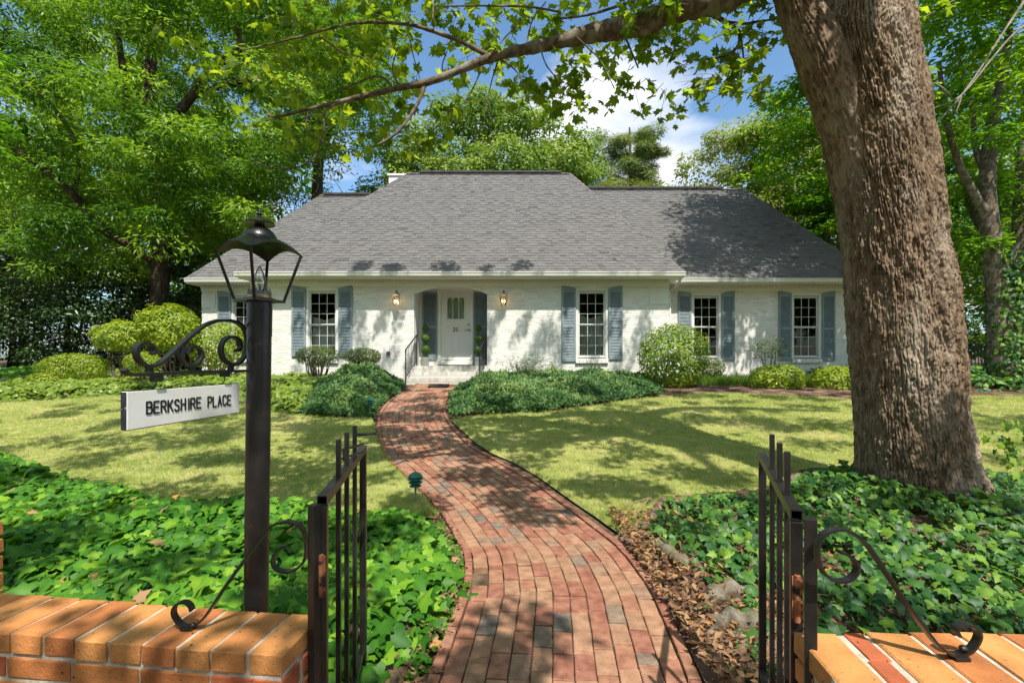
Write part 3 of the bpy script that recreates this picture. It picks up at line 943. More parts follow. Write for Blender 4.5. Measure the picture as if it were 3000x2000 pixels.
# roof: square bell with arched eaves
Vr, Fr = [], []
NS, NRr = 64, 14
for i in range(NRr + 1):
    t = i / NRr
    for j in range(NS):
        a = 2 * math.pi * j / NS
        ph = (a % (math.pi / 2)) - math.pi / 4
        sq = 1 / max(abs(math.cos(ph)), .1) / math.sqrt(2)           # 1 at corners, .707 at edge middles
        cor = (sq - .7071) / .2929
        r = .052 + (Rt * sq - .052) * t if t < 1 else Rt * sq
        arch = (1 - cor) * .030
        z = zt + arch * t ** 2 + (.052) * (1 - t ** 1.7)
        aa = a + ROT - math.pi / 2
        Vr.append((LC.x + r * math.cos(aa + 0), LC.y + r * math.sin(aa + 0), z))
for i in range(NRr):
    for j in range(NS):
        Fr.append((i * NS + j, i * NS + (j + 1) % NS, (i + 1) * NS + (j + 1) % NS, (i + 1) * NS + j))
# sq is 1 where ph = +-45 deg, i.e. at a multiple of 90 deg: those are the strut corners
ro = link('lantern_roof', mesh_np('lantern_roof', Vr, Fr, M['iron'], smooth=True), lp)
md = ro.modifiers.new('thick', 'SOLIDIFY'); md.thickness = .004
zd = zt + .050
MB().lathe([(.053, 0), (.055, .006), (.055, .010), (.047, .026), (.034, .038), (.018, .043), (.016, .055)], (LC.x, LC.y, zd), 28).build('dome', M['iron'], lp, smooth=True, autosmooth=True)
MB().lathe([(.026, 0), (.047, -.004), (.048, .0), (.036, .010), (.02, .018), (.008, .022), (.006, .030)], (LC.x, LC.y, zd + .058), 28).build('vent_cap', M['iron'], lp, smooth=True, autosmooth=True)
MB().lathe([(.004, 0), (.011, .002), (.011, .005), (.005, .008), (.007, .013), (.004, .018), (.001, .024)], (LC.x, LC.y, zd + .086), 16).build('finial', M['iron'], lp, smooth=True)
MB().lathe([(.036, .0), (.037, .002), (.037, .012), (.036, .014)], (LC.x, LC.y, zb + .006), 28).build('brass_ring', M['brass'], lp, smooth=True, autosmooth=True)
cg = MB()
for j in range(26):
    a = 2 * math.pi * j / 26; a2 = a + .16; rr = .036
    p = [(LC.x + rr * math.cos(q), LC.y + rr * math.sin(q)) for q in (a, a2)]; zc = zb + .020
    h = .026 if j % 2 else .018
    pm_ = ((p[0][0] + p[1][0]) / 2, (p[0][1] + p[1][1]) / 2)
    cg.add([(*p[0], zc), (*p[1], zc), (*p[1], zc + h * .6), (*pm_, zc + h), (*p[0], zc + h * .6)], [(0, 1, 2, 3, 4)])
cg.lathe([(.0362, .014), (.0362, .026)], (LC.x, LC.y, zb + .004), 26)
cg.build('gallery', M['zinc'], lp)
bl = MB()
bl.lathe([(.010, .018), (.014, .03), (.0195, .045), (.021, .058), (.0185, .075), (.013, .092), (.007, .106), (.002, .114)], (LC.x, LC.y, zb + .004), 18)
bl.build('bulb', M['bulbglass'], lp, smooth=True)
MB().lathe([(.012, 0), (.012, .02), (.004, .024), (.003, .05)], (LC.x, LC.y, zb + .006), 14).build('socket', M['zinc'], lp, smooth=True)

# bracket plane: runs from the post towards the street
PA = Vector((-.957, 1.213, 0)); PB = Vector((-.904, 1.62, 0))
PD = (PB - PA).normalized(); PN = Vector((PD.y, -PD.x, 0))


def onp(px, py):
    u = (px - 1500) / F
    # PA + t PD with x = u*y
    t = (u * PA.y - PA.x) / (PD.x - u * PD.y)
    q = PA + PD * t
    return Vector((q.x, q.y, EYE - (py - 1050) * q.y / F))


c2 = lambda lst: cv(lst, 340, 620, 2.307)
S1 = c2([(808, 940), (832, 928), (838, 900), (825, 865), (790, 846), (750, 852), (720, 882), (708, 930), (720, 985), (755, 1022), (800, 1032), (845, 1008), (872, 960), (885, 890), (878, 820), (850, 772), (800, 744),
         (740, 733), (670, 740), (600, 767), (540, 810), (470, 868), (400, 932), (340, 988), (290, 1026), (240, 1044), (190, 1034), (150, 1000), (133, 950), (142, 912), (170, 892), (205, 890), (240, 906), (256, 935), (246, 962)])
S2 = c2([(468, 878), (448, 902), (434, 950), (442, 1000), (472, 1030), (520, 1037), (558, 1014), (575, 970), (563, 927), (530, 912), (494, 920), (482, 952)])
S3 = c2([(50, 1066), (78, 1092), (130, 1102), (250, 1097), (500, 1083), (700, 1078), (888, 1074)])
br = MB()
for pts, w, t in ((S1, .016, .0085), (S2, .016, .0085), (S3, .018, .008)):
    br.ribbon(spline([tuple(onp(*p)) for p in pts], 6), PN, w, t)
for p in c2([(225, 1058), (515, 1054), (775, 1050)]):
    q = onp(*p); br.obox(q, PD * .008, PN * .006, (0, 0, .010))
br.build('bracket', M['ironchip'], lp, autosmooth=True)
a = onp(*c2([(900, 648)])[0]); b = onp(*c2([(893, 1160)])[0])
plm = MB().obox((a + b) / 2 + PD * .010, PN * .012, (0, 0, (a.z - b.z) / 2), PD * .005)
pl = plm.build('bracket_plate', M['ironchip'], lp, bevel=.002)
for fz in (.08, .5, .9):
    q = a.lerp(b, fz); MB().tube([q + PD * .006, q - PD * .003], .005, 8).build('bolt', M['ironchip'], pl)

# hanging sign
sg = empty('hanging_sign', (PA + PB) / 2 + Vector((0, 0, 1.32)), 'white wooden board lettered BERKSHIRE PLACE hanging from the iron bracket', 'sign')
z0, z1 = 1.321, 1.4175
Ls = (PB - PA).length; TH = .017
cS = (PA + PB) / 2 - PN * (TH / 2)
MB().obox(cS + Vector((0, 0, (z0 + z1) / 2)), PD * (Ls / 2), PN * (TH / 2), (0, 0, (z1 - z0) / 2)).build('board', M['signpaint'], sg, bevel=.0018)
ed = MB().obox(PA - PD * .0008 - PN * (TH / 2) + Vector((0, 0, (z0 + z1) / 2)), PD * .0007, PN * (TH / 2 - .001), (0, 0, (z1 - z0) / 2 - .001))
ed.obox(cS + Vector((0, 0, z1 + .0006)), PD * (Ls / 2 - .002), PN * (TH / 2 - .001), (0, 0, .0005))
ed.obox(cS + Vector((0, 0, z0 - .0006)), PD * (Ls / 2 - .002), PN * (TH / 2 - .001), (0, 0, .0005))
ed.build('worn_edge', M['signedge'], sg)
for p in c2([(270, 1145), (733, 1118)]):
    q = onp(*p); q2 = Vector((q.x, q.y, z1 + .002))
    q = q - PN * .004; q2 = q2 - PN * .006
    mid = (q + q2) / 2
    MB().tube([q + Vector((0, 0, .018)), q + Vector((.004, 0, .006)), mid + PN * .005, q2 + Vector((-.003, 0, .002)), q2 - Vector((0, 0, .006))], .0017, 6).build('hook', M['iron'], sg)
for p in c2([(275, 1120), (735, 1092)]):
    q = onp(*p); MB().obox(q, PD * .014, PN * .008, (0, 0, .011)).build('hanger_block', M['ironchip'], lp)

STROKES = {
    'B': [[(0, 0), (0, 1), (.5, 1), (.66, .88), (.66, .66), (.5, .54), (0, .54)], [(.5, .54), (.72, .42), (.72, .14), (.55, 0), (0, 0)]],
    'E': [[(.66, 1), (0, 1), (0, 0), (.68, 0)], [(0, .52), (.55, .52)]],
    'R': [[(0, 0), (0, 1), (.5, 1), (.66, .88), (.66, .62), (.5, .5), (0, .5)], [(.38, .5), (.7, 0)]],
    'K': [[(0, 0), (0, 1)], [(.66, 1), (.05, .42)], [(.25, .6), (.7, 0)]],
    'S': [[(.66, .86), (.5, 1), (.18, 1), (.02, .86), (.05, .64), (.6, .42), (.68, .18), (.5, 0), (.16, 0), (0, .14)]],
    'H': [[(0, 0), (0, 1)], [(.66, 0), (.66, 1)], [(0, .52), (.66, .52)]],
    'I': [[(.2, 0), (.2, 1)]],
    'P': [[(0, 0), (0, 1), (.5, 1), (.68, .88), (.68, .6), (.5, .46), (0, .46)]],
    'L': [[(0, 1), (0, 0), (.62, 0)]],
    'A': [[(0, 0), (.34, 1), (.68, 0)], [(.12, .32), (.56, .32)]],
    'C': [[(.68, .82), (.52, 1), (.18, 1), (0, .82), (0, .18), (.18, 0), (.52, 0), (.68, .18)]],
    '2': [[(.02, .8), (.16, .97), (.36, 1), (.56, .95), (.64, .78), (.56, .58), (.05, .06), (.0, 0), (.66, 0)]],
    '5': [[(.6, 1), (.1, 1), (.05, .56), (.34, .62), (.6, .5), (.66, .28), (.55, .06), (.3, 0), (.02, .08)]],
}


def stroke_letter(ch, org, ux, uz, n, w, h, wdt, depth):
    """raised stroke letter: org lower left, ux/uz unit vectors, n outward"""
    m = MB()
    for st in STROKES[ch]:
        pts = [org + ux * (x * w) + uz * (y * h) for x, y in st]
        for a, b in zip(pts[:-1], pts[1:]):
            d = (b - a).normalized(); s = n.cross(d)
            m.obox((a + b) / 2 + n * (depth / 2), d * ((b - a).length / 2), s * wdt / 2, n * depth / 2)
        for p in pts:
            k = 8; r = wdt / 2; depth2 = depth * 1.03
            vs = [p + ux * (r * math.cos(2 * math.pi * i / k)) + uz * (r * math.sin(2 * math.pi * i / k)) + n * q for q in (0, depth2) for i in range(k)]
            m.add(vs, [tuple(range(k, 2 * k))] + [(i, (i + 1) % k, (i + 1) % k + k, i + k) for i in range(k)])
    return m


ZU = Vector((0, 0, 1))
s0, s1 = .067, .298
txt = 'BERKSHIRE'
# letters spread between photograph limits of the two words
def word(w, sa, sb, zl, zr, h):
    n_ = len(w)
    wid = [.55 if c == 'I' else 1.0 for c in w]; tot = sum(wid); cell = (sb - sa) / tot; s = sa
    for i, c in enumerate(w):
        f = (s - sa) / (sb - sa); zz = zl + (zr - zl) * f + random.uniform(-.0008, .0008)
        org = PA + PD * (s + cell * .06) + PN * .0002 + ZU * zz
        stroke_letter(c, org, PD, ZU, PN, cell * .98, h, .0050, .0012).build('letter', M['black'], sg)
        s += cell * wid[i]


def s_of(px):
    q = onp(px, 1100); return (Vector((q.x, q.y, 0)) - PA).dot(PD)


word('BERKSHIRE', s_of(428), s_of(592), 1.356, 1.3535, .030)
word('PLACE', s_of(608), s_of(679), 1.353, 1.352, .030)

# ================================================================== PATH LIGHTS
def path_light(label, x, y, h):
    z = float(g(y)); r = empty('path_light', (x, y, z), label, 'path light', 'green pagoda lights along the path')
    MB().lathe([(.011, -.03), (.011, h * .62)], (x, y, z), 12).build('stake', M['stake'], r, smooth=True, autosmooth=True)
    for k, (rr, zz) in enumerate(((.060, .60), (.070, .71), (.078, .82))):
        MB().lathe([(.03, 0), (rr, -.016), (rr + .001, -.011), (.034, .012), (.03, .013)], (x, y, z + h * zz), 24).build('louvre', M['lightgreen'], r, smooth=True, autosmooth=True)
    MB().lathe([(.03, 0), (.074, -.012), (.075, -.007), (.05, .020), (.03, .032), (.008, .035), (.008, .042), (.002, .046)], (x, y, z + h * .92 - .012), 24).build('cap', M['lightgreen'], r, smooth=True, autosmooth=True)
    MB().lathe([(.026, 0), (.026, h * .3)], (x, y, z + h * .6), 12).build('lamp_core', M['stake'], r)


path_light('green metal pagoda light on a stake at the tip of the left ivy bed', -.985, 4.98, .335)
path_light('green metal pagoda light among the junipers left of the path', *gr(1085, 1222), .37)

# ================================================================== HOUSE
YM, YW, YD = 14.3, 15.4, 15.12         # main front, wing fronts, back of the door recess
house = empty('house', (-1.5, YM, .85), 'low white painted brick house with grey shingle hip roof and blue shutters', 'house')
Xp = lambda px, Y: (px - 1500) * Y / F
Zp = lambda py, Y: EYE - (py - 1050) * Y / F
XL, XR = -7.64, 4.60                   # main block
WL, WR = -9.78, 11.05                  # outer ends of the wings
BASE, TOP = .55, 3.86


def split_rect(x0, x1, z0, z1, ops):
    """tile a rectangle minus rectangular openings"""
    xs = sorted({x0, x1, *[min(max(v, x0), x1) for o in ops for v in o[:2]]})
    res = []
    for a, b in zip(xs[:-1], xs[1:]):
        if b - a < 1e-6: continue
        m = (a + b) / 2; z = z0
        for o in sorted([o for o in ops if o[0] < m < o[1]], key=lambda o: o[2]):
            if o[2] > z: res.append((a, b, z, min(o[2], z1)))
            z = max(z, o[3])
        if z < z1: res.append((a, b, z, z1))
    return res


def brick_face(name, x0, x1, z0, z1, Y, ops, parent, arch=None):
    """painted brick relief: every brick a box a few millimetres proud"""
    m = MB(); ch, bl, jt = .0677, .203, .010
    r = 0; z = z0
    while z < z1 - .01:
        zt_ = min(z + ch - jt, z1)
        p = x0 - (.1065 if r % 2 else 0)
        while p < x1:
            segs = [(max(p, x0), min(p + bl - jt * .6, x1))]
            for o in ops:
                if o[2] < zt_ and o[3] > z:
                    ns = []
                    for a, b in segs:
                        if o[1] <= a or o[0] >= b: ns.append((a, b)); continue
                        if a < o[0]: ns.append((a, o[0]))
                        if b > o[1]: ns.append((o[1], b))
                    segs = ns
            for a, b in segs:
                if b - a < .012: continue
                if arch and arch(a, b, z, zt_): continue
                pr = .004 + random.random() * .004; t = random.random()
                y0 = Y - pr
                e = .003
                vs = [(a, Y, z), (b, Y, z), (b, Y, zt_), (a, Y, zt_), (a + e, y0, z + e), (b - e, y0 + random.uniform(-.001, .001), z + e), (b - e, y0, zt_ - e), (a + e, y0, zt_ - e)]
                m.add(vs, [(4, 5, 6, 7), (0, 1, 5, 4), (1, 2, 6, 5), (2, 3, 7, 6), (3, 0, 4, 7)], t)
            p += bl
        z += ch; r += 1
    o = m.build(name, M['brick_white'], parent); o['kind'] = 'stuff'
    return o


# window positions: centre x on its own wall plane
WIN = [('main', (Xp(902, YM) + Xp(981, YM)) / 2 + .03, YM), ('main', (Xp(1688, YM) + Xp(1780, YM)) / 2, YM),
       ('wing', (Xp(2027, YW) + Xp(2110, YW)) / 2, YW), ('wing', (Xp(2321, YW) + Xp(2399, YW)) / 2 + .02, YW), ('wing', Xp(722, YW), YW)]
CW, SWd = .46, .40                       # half casing, half sash
ZS, ZB, ZT, ZSH, ZA = 1.36, 1.52, 3.47, 3.535, 3.635
DX0, DX1, DZ, DCR = -2.87, -.73, 3.40, 3.61   # door opening, spring and crown
FLOOR = 1.29

ops_main = [(x - CW, x + CW, ZS + .12, ZSH) for k, x, Y in WIN if Y == YM] + [(DX0, DX1, BASE - 1, DZ)]
ops_w = [(x - CW, x + CW, ZS + .12, ZSH) for k, x, Y in WIN if Y == YW]

aR = ((DX1 - DX0) / 2) ** 2
ah = DCR - DZ
arad = (aR + ah * ah) / (2 * ah); acz = DCR - arad; acx = (DX0 + DX1) / 2
arch_z = lambda x: acz + math.sqrt(max(arad ** 2 - (x - acx) ** 2, 0)) if DX0 < x < DX1 else 0
w = MB()
for a, b, c, d in split_rect(XL, XR, BASE, TOP, [*ops_main[:2], (DX0, DX1, BASE - 1, DCR + .03)]):
    w.box(a, b, YM, YM + .12, c, d)
apts = [(DX0 + (DX1 - DX0) * i / 24, arch_z(DX0 + (DX1 - DX0) * i / 24) if 0 < i < 24 else DZ) for i in range(25)]
for (xa, za), (xb, zb_) in zip(apts[:-1], apts[1:]):
    w.add([(xa, YM, za), (xb, YM, zb_), (xb, YM, DCR + .03), (xa, YM, DCR + .03), (xa, YM + .12, za), (xb, YM + .12, zb_)], [(0, 1, 2, 3), (0, 4, 5, 1)])
w.box(XL, XL + .1, YM + .12, YW + 6, BASE, TOP).box(XR - .1, XR, YM + .12, YW + 6, BASE, TOP)
w.box(XL, XR, YW + 6, YW + 6.1, BASE, TOP)
w.build('wall', M['paint_white'], house)


def arch_skip(a, b, z0, z1):
    return a < DX1 and b > DX0 and (z0 < max(arch_z((a + b) / 2), arch_z(a + .02), arch_z(b - .02)))


brick_face('bricks', XL, XR, BASE + .1, 3.60, YM, ops_main[:2] + [(DX0, DX1, BASE - 1, DZ)], house, arch_skip)
for x0, x1, ops in ((WL, XL, ops_w), (XR, WR, ops_w)):
    w = MB()
    for a, b, c, d in split_rect(x0, x1, BASE, TOP, ops):
        w.box(a, b, YW, YW + .12, c, d)
    if x0 == WL: w.box(WL, WL + .1, YW + .12, YW + 6, BASE, TOP)
    else: w.box(WR - .1, WR, YW + .12, YW + 6, BASE, TOP)
    w.box(x0, x1, YW + 6, YW + 6.1, BASE, TOP)
    w.build('wall', M['paint_white'], house)
    brick_face('bricks', x0 + .001, x1, BASE + .1, 3.62, YW, ops, house)
# interior: dark floor, back partition and ceiling so the rooms are closed
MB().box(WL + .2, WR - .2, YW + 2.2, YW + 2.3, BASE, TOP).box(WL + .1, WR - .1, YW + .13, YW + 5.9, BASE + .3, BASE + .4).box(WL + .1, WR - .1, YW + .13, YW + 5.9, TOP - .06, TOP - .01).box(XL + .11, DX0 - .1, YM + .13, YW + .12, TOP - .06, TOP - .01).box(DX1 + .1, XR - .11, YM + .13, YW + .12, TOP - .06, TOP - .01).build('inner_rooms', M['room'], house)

# quoins: raised blocks of brick at the corners
for xa, xb, Y in ((XR - .56, XR, YM), (WL, WL + .42, YW), (XL, XL + .5, YM)):
    zq = 3.53
    while zq > 1.0:
        q = MB().box(xa - .001, xb + .004, Y - .022, Y, zq - .44, zq)
        qo = q.build('quoin', M['paint_white'], house)
        zq -= .90
# frieze, dentils and soffit
for x0, x1, Y, zf in ((XL - .01, XR + .01, YM, 3.60), (WL - .01, XL, YW, 3.615), (XR, WR, YW, 3.615)):
    MB().box(x0, x1, Y - .03, Y - .001, zf, 3.795).build('frieze', M['trim'], house)
    dm = MB(); x = x0
    while x < x1 - .05:
        dm.box(x, x + .048, Y - .062, Y - .029, 3.715, 3.785); x += .098
    do = dm.build('dentils', M['trim'], house); do['kind'] = 'stuff'
    MB().box(x0, x1, Y - .055, Y - .0305, 3.695, 3.713).build('moulding', M['trim'], house)


def front_roof(name, xl0, xr0, xl1, xr1, y0, z0, y1, z1, e=.135):
    """shingle tabs on a front slope, eave (y0,z0) to ridge (y1,z1)"""
    S = Vector((0, y1 - y0, z1 - z0)); L = S.length; S.normalize(); Nn = Vector((0, -S.z, S.y))
    V, Fq, T = [], [], []
    i = 0
    while i * e < L:
        s0 = i * e; s1 = min(s0 + e + .03, L)
        f = s0 / L; f1 = min((s0 + e) / L, 1)
        a = xl0 + (xl1 - xl0) * f; b = xr0 + (xr1 - xr0) * f
        a1 = xl0 + (xl1 - xl0) * f1; b1 = xr0 + (xr1 - xr0) * f1
        x = a - random.uniform(0, .2)
        hi = random.random() < .5
        while x < b:
            wd = random.uniform(.10, .34); xa, xb = max(x, a), min(x + wd, b)
            x += wd; hi = not hi
            if xb - xa < .01: continue
            th = .021 if hi else .008
            th += random.uniform(-.001, .002)
            base = Vector((0, y0, z0)) + S * (s0 - .012); topp = Vector((0, y0, z0)) + S * s1
            xat, xbt = min(max(xa, a1), b1), max(min(xb, b1), a1)
            q = [base + Nn * th, base + Nn * th, topp + Nn * .002, topp + Nn * .002, base, base]
            xx = [xa, xb, xbt, xat, xa, xb]
            n0 = len(V)
            V += [(xx[k], q[k].y, q[k].z) for k in range(6)]
            Fq += [(n0, n0 + 1, n0 + 2, n0 + 3), (n0 + 4, n0 + 5, n0 + 1, n0)]
            t = min(max(random.gauss(.56 if hi else .50, .08) - (.2 if random.random() < .06 else 0), 0), 1)
            T += [t] * 6
        i += 1
    o = link(name, mesh_np(name, V, Fq, M['shingle'], T), roof); o['kind'] = 'stuff'


roof_m = MB()
ME = (13.80, 3.945); MR = (18.3, 8.44)
ex0, ex1, rx0, rx1 = -7.83, 4.89, -3.90, 2.19


def hip(m, ex0, ex1, rx0, rx1, e, r, back):
    y0, z0 = e; y1, z1 = r; dn = .01
    m.add([(ex0, y0, z0 - dn), (ex1, y0, z0 - dn), (rx1, y1, z1 - dn), (rx0, y1, z1 - dn), (ex0, back, z0 - dn), (ex1, back, z0 - dn)],
          [(0, 1, 2, 3), (1, 5, 2), (4, 0, 3), (5, 4, 3, 2)])


hip(roof_m, ex0, ex1, rx0, rx1, ME, MR, 22.8)
WE = (14.90, 3.945)
RWR = (19.08, 8.12); LWR = (18.7, 7.755)
hip(roof_m, 1.0, 11.27, 1.0, 9.07, WE, RWR, 23.2)
hip(roof_m, -9.97, -4.0, -7.32, -4.0, WE, LWR, 22.5)
roof = roof_m.build('roof', M['roofbase'], house)
front_roof('shingles', ex0, ex1, rx0, rx1, *ME, *MR)
front_roof('shingles', 3.0, 11.27, 1.0, 9.07, *WE, *RWR)
front_roof('shingles', -9.97, -6.2, -7.32, -4.0, *WE, *LWR)
# side slopes that can be glimpsed get a plain shingle skin; hip caps run over the edges


def caps(a, b, wdt=.15, step=.14):
    a, b = Vector(a), Vector(b); d = b - a; L = d.length; d.normalize(); s = d.cross(Vector((0, 0, 1))).normalized(); n = s.cross(d)
    k = int(L / step); V, Fq, T = [], [], []
    for i in range(k):
        c0 = a + d * (i * step - .02); c1 = a + d * ((i + 1) * step + .02); t = min(max(random.gauss(.5, .2), 0), 1); n0 = len(V)
        for c, h in ((c0, .026), (c1, .012)):
            V += [tuple(c - s * wdt - n * (wdt * .62) + n * h), tuple(c + n * h), tuple(c + s * wdt - n * (wdt * .62) + n * h)]
        V += [tuple(c0 - s * wdt - n * (wdt * .62)), tuple(c0), tuple(c0 + s * wdt - n * (wdt * .62))]
        Fq += [(n0, n0 + 1, n0 + 4, n0 + 3), (n0 + 1, n0 + 2, n0 + 5, n0 + 4), (n0 + 6, n0 + 7, n0 + 1, n0), (n0 + 7, n0 + 8, n0 + 2, n0 + 1)]
        T += [t] * 9
    o = link('hip_caps', mesh_np('hip_caps', V, Fq, M['shingle'], T), roof); o['kind'] = 'stuff'


caps((ex0, ME[0], ME[1]), (rx0, *MR)); caps((ex1, ME[0], ME[1]), (rx1, *MR))
caps((11.27, *WE), (9.07, *RWR)); caps((-9.97, *WE), (-7.32, *LWR))
caps((rx0, *MR), (rx1, *MR), .14); caps((2.5, *RWR), (9.07, *RWR), .14); caps((-7.32, *LWR), (-4.5, *LWR), .14)
for x0, x1, (y, z) in ((rx0 + .45, rx1 - .35, MR), (2.9, 8.2, RWR), (-7.2, -5.4, LWR)):
    MB().prism([(x0, z + .0), (x1, z + .0), (x1, z + .058), (x0, z + .058)], y - .13, y + .13).build('ridge_vent', M['flash'], roof)
# gutters, fascia, soffits
for x0, x1, (y, z), Y in ((ex0, ex1, ME, YM), (-9.97, -7.2, WE, YW), (4.3, 11.27, WE, YW)):
    gm = MB()
    prof = [(.0, -.005), (-.088, -.005), (-.090, -.02), (-.075, -.045), (-.066, -.075), (-.055, -.115), (.0, -.115)]
    n = len(prof)
    vs = [(xx, y + a, z + b) for xx in (x0, x1) for a, b in prof]
    gm.add(vs, [(i, (i + 1) % n, (i + 1) % n + n, i + n) for i in range(n)] + [tuple(range(n - 1, -1, -1)), tuple(range(n, 2 * n))])
    gm.build('gutter', M['trim'], roof)
    MB().box(x0, x1, y + .002, Y - .001, z - .150, z - .118).build('soffit', M['soffit'], roof)
MB().box(XR + .012, ex1, YM, 22.5, 3.80, 3.93).build('soffit', M['soffit'], roof)
MB().box(ex0, XL - .012, YM, 22.5, 3.80, 3.93).build('soffit', M['soffit'], roof)
MB().box(-9.96, WL - .002, 14.9, 22, 3.79, 3.93).build('soffit', M['soffit'], roof)
# downspout elbow at the right corner of the main block
dsp = [P(1996, 812, 13.9), P(1990, 826, 14.3), P(1984, 838, 14.8), P(1968, 846, 15.2), P(1962, 852, 15.33)]
MB().tube(dsp, .045, 10).tube([dsp[-1], (dsp[-1].x, dsp[-1].y, .95)], .042, 10).build('downspout', M['trim'], house, smooth=True, autosmooth=True)
# chimney behind the ridge
ch = MB().box(-5.05, -4.15, 20.0, 20.8, 6.0, 8.98).box(-5.10, -4.10, 19.95, 20.85, 8.98, 9.06)
ch.build('chimney', M['paint_white'], house)


# ---- windows
def shutter(x0, x1, Y, hi_left, zb, zo=3.63, zi=3.545):
    so = MB(); y0, y1 = Y - .050, Y - .016; st = .055
    w_ = x1 - x0
    ztop = lambda t: zi + (zo - zi) * math.sin((t if not hi_left else 1 - t) * math.pi / 2)
    so.box(x0, x0 + st, y0, y1, zb, 3.44).box(x1 - st, x1, y0, y1, zb, 3.44)
    so.box(x0 + st, x1 - st, y0, y1, zb, zb + .10).box(x0 + st, x1 - st, y0, y1, 2.40, 2.475)
    so.prism([(x0, 3.44), (x1, 3.44)] + [(x0 + w_ * t, ztop(t)) for t in (1, .85, .7, .5, .3, .15, 0)], y0, y1)
    s = so.build('shutter', M['shutter'], house, bevel=.003)
    sl = MB()
    for a, b in ((zb + .10, 2.40), (2.475, 3.44)):
        n = int((b - a) / .043)
        for i in range(n):
            zc = a + (i + .5) * (b - a) / n
            sl.obox(((x0 + x1) / 2, (y0 + y1) / 2 + .002, zc), ((w_ - 2 * st) / 2 - .0005, 0, 0), (0, .0135, .0165), (0, -.002, .0022))
    sl.box(x0 + st, x1 - st, y1 + .003, y1 + .008, zb + .1, 3.44)
    q = sl.build('slats', M['shutter'], s); q['kind'] = 'stuff'
    return s


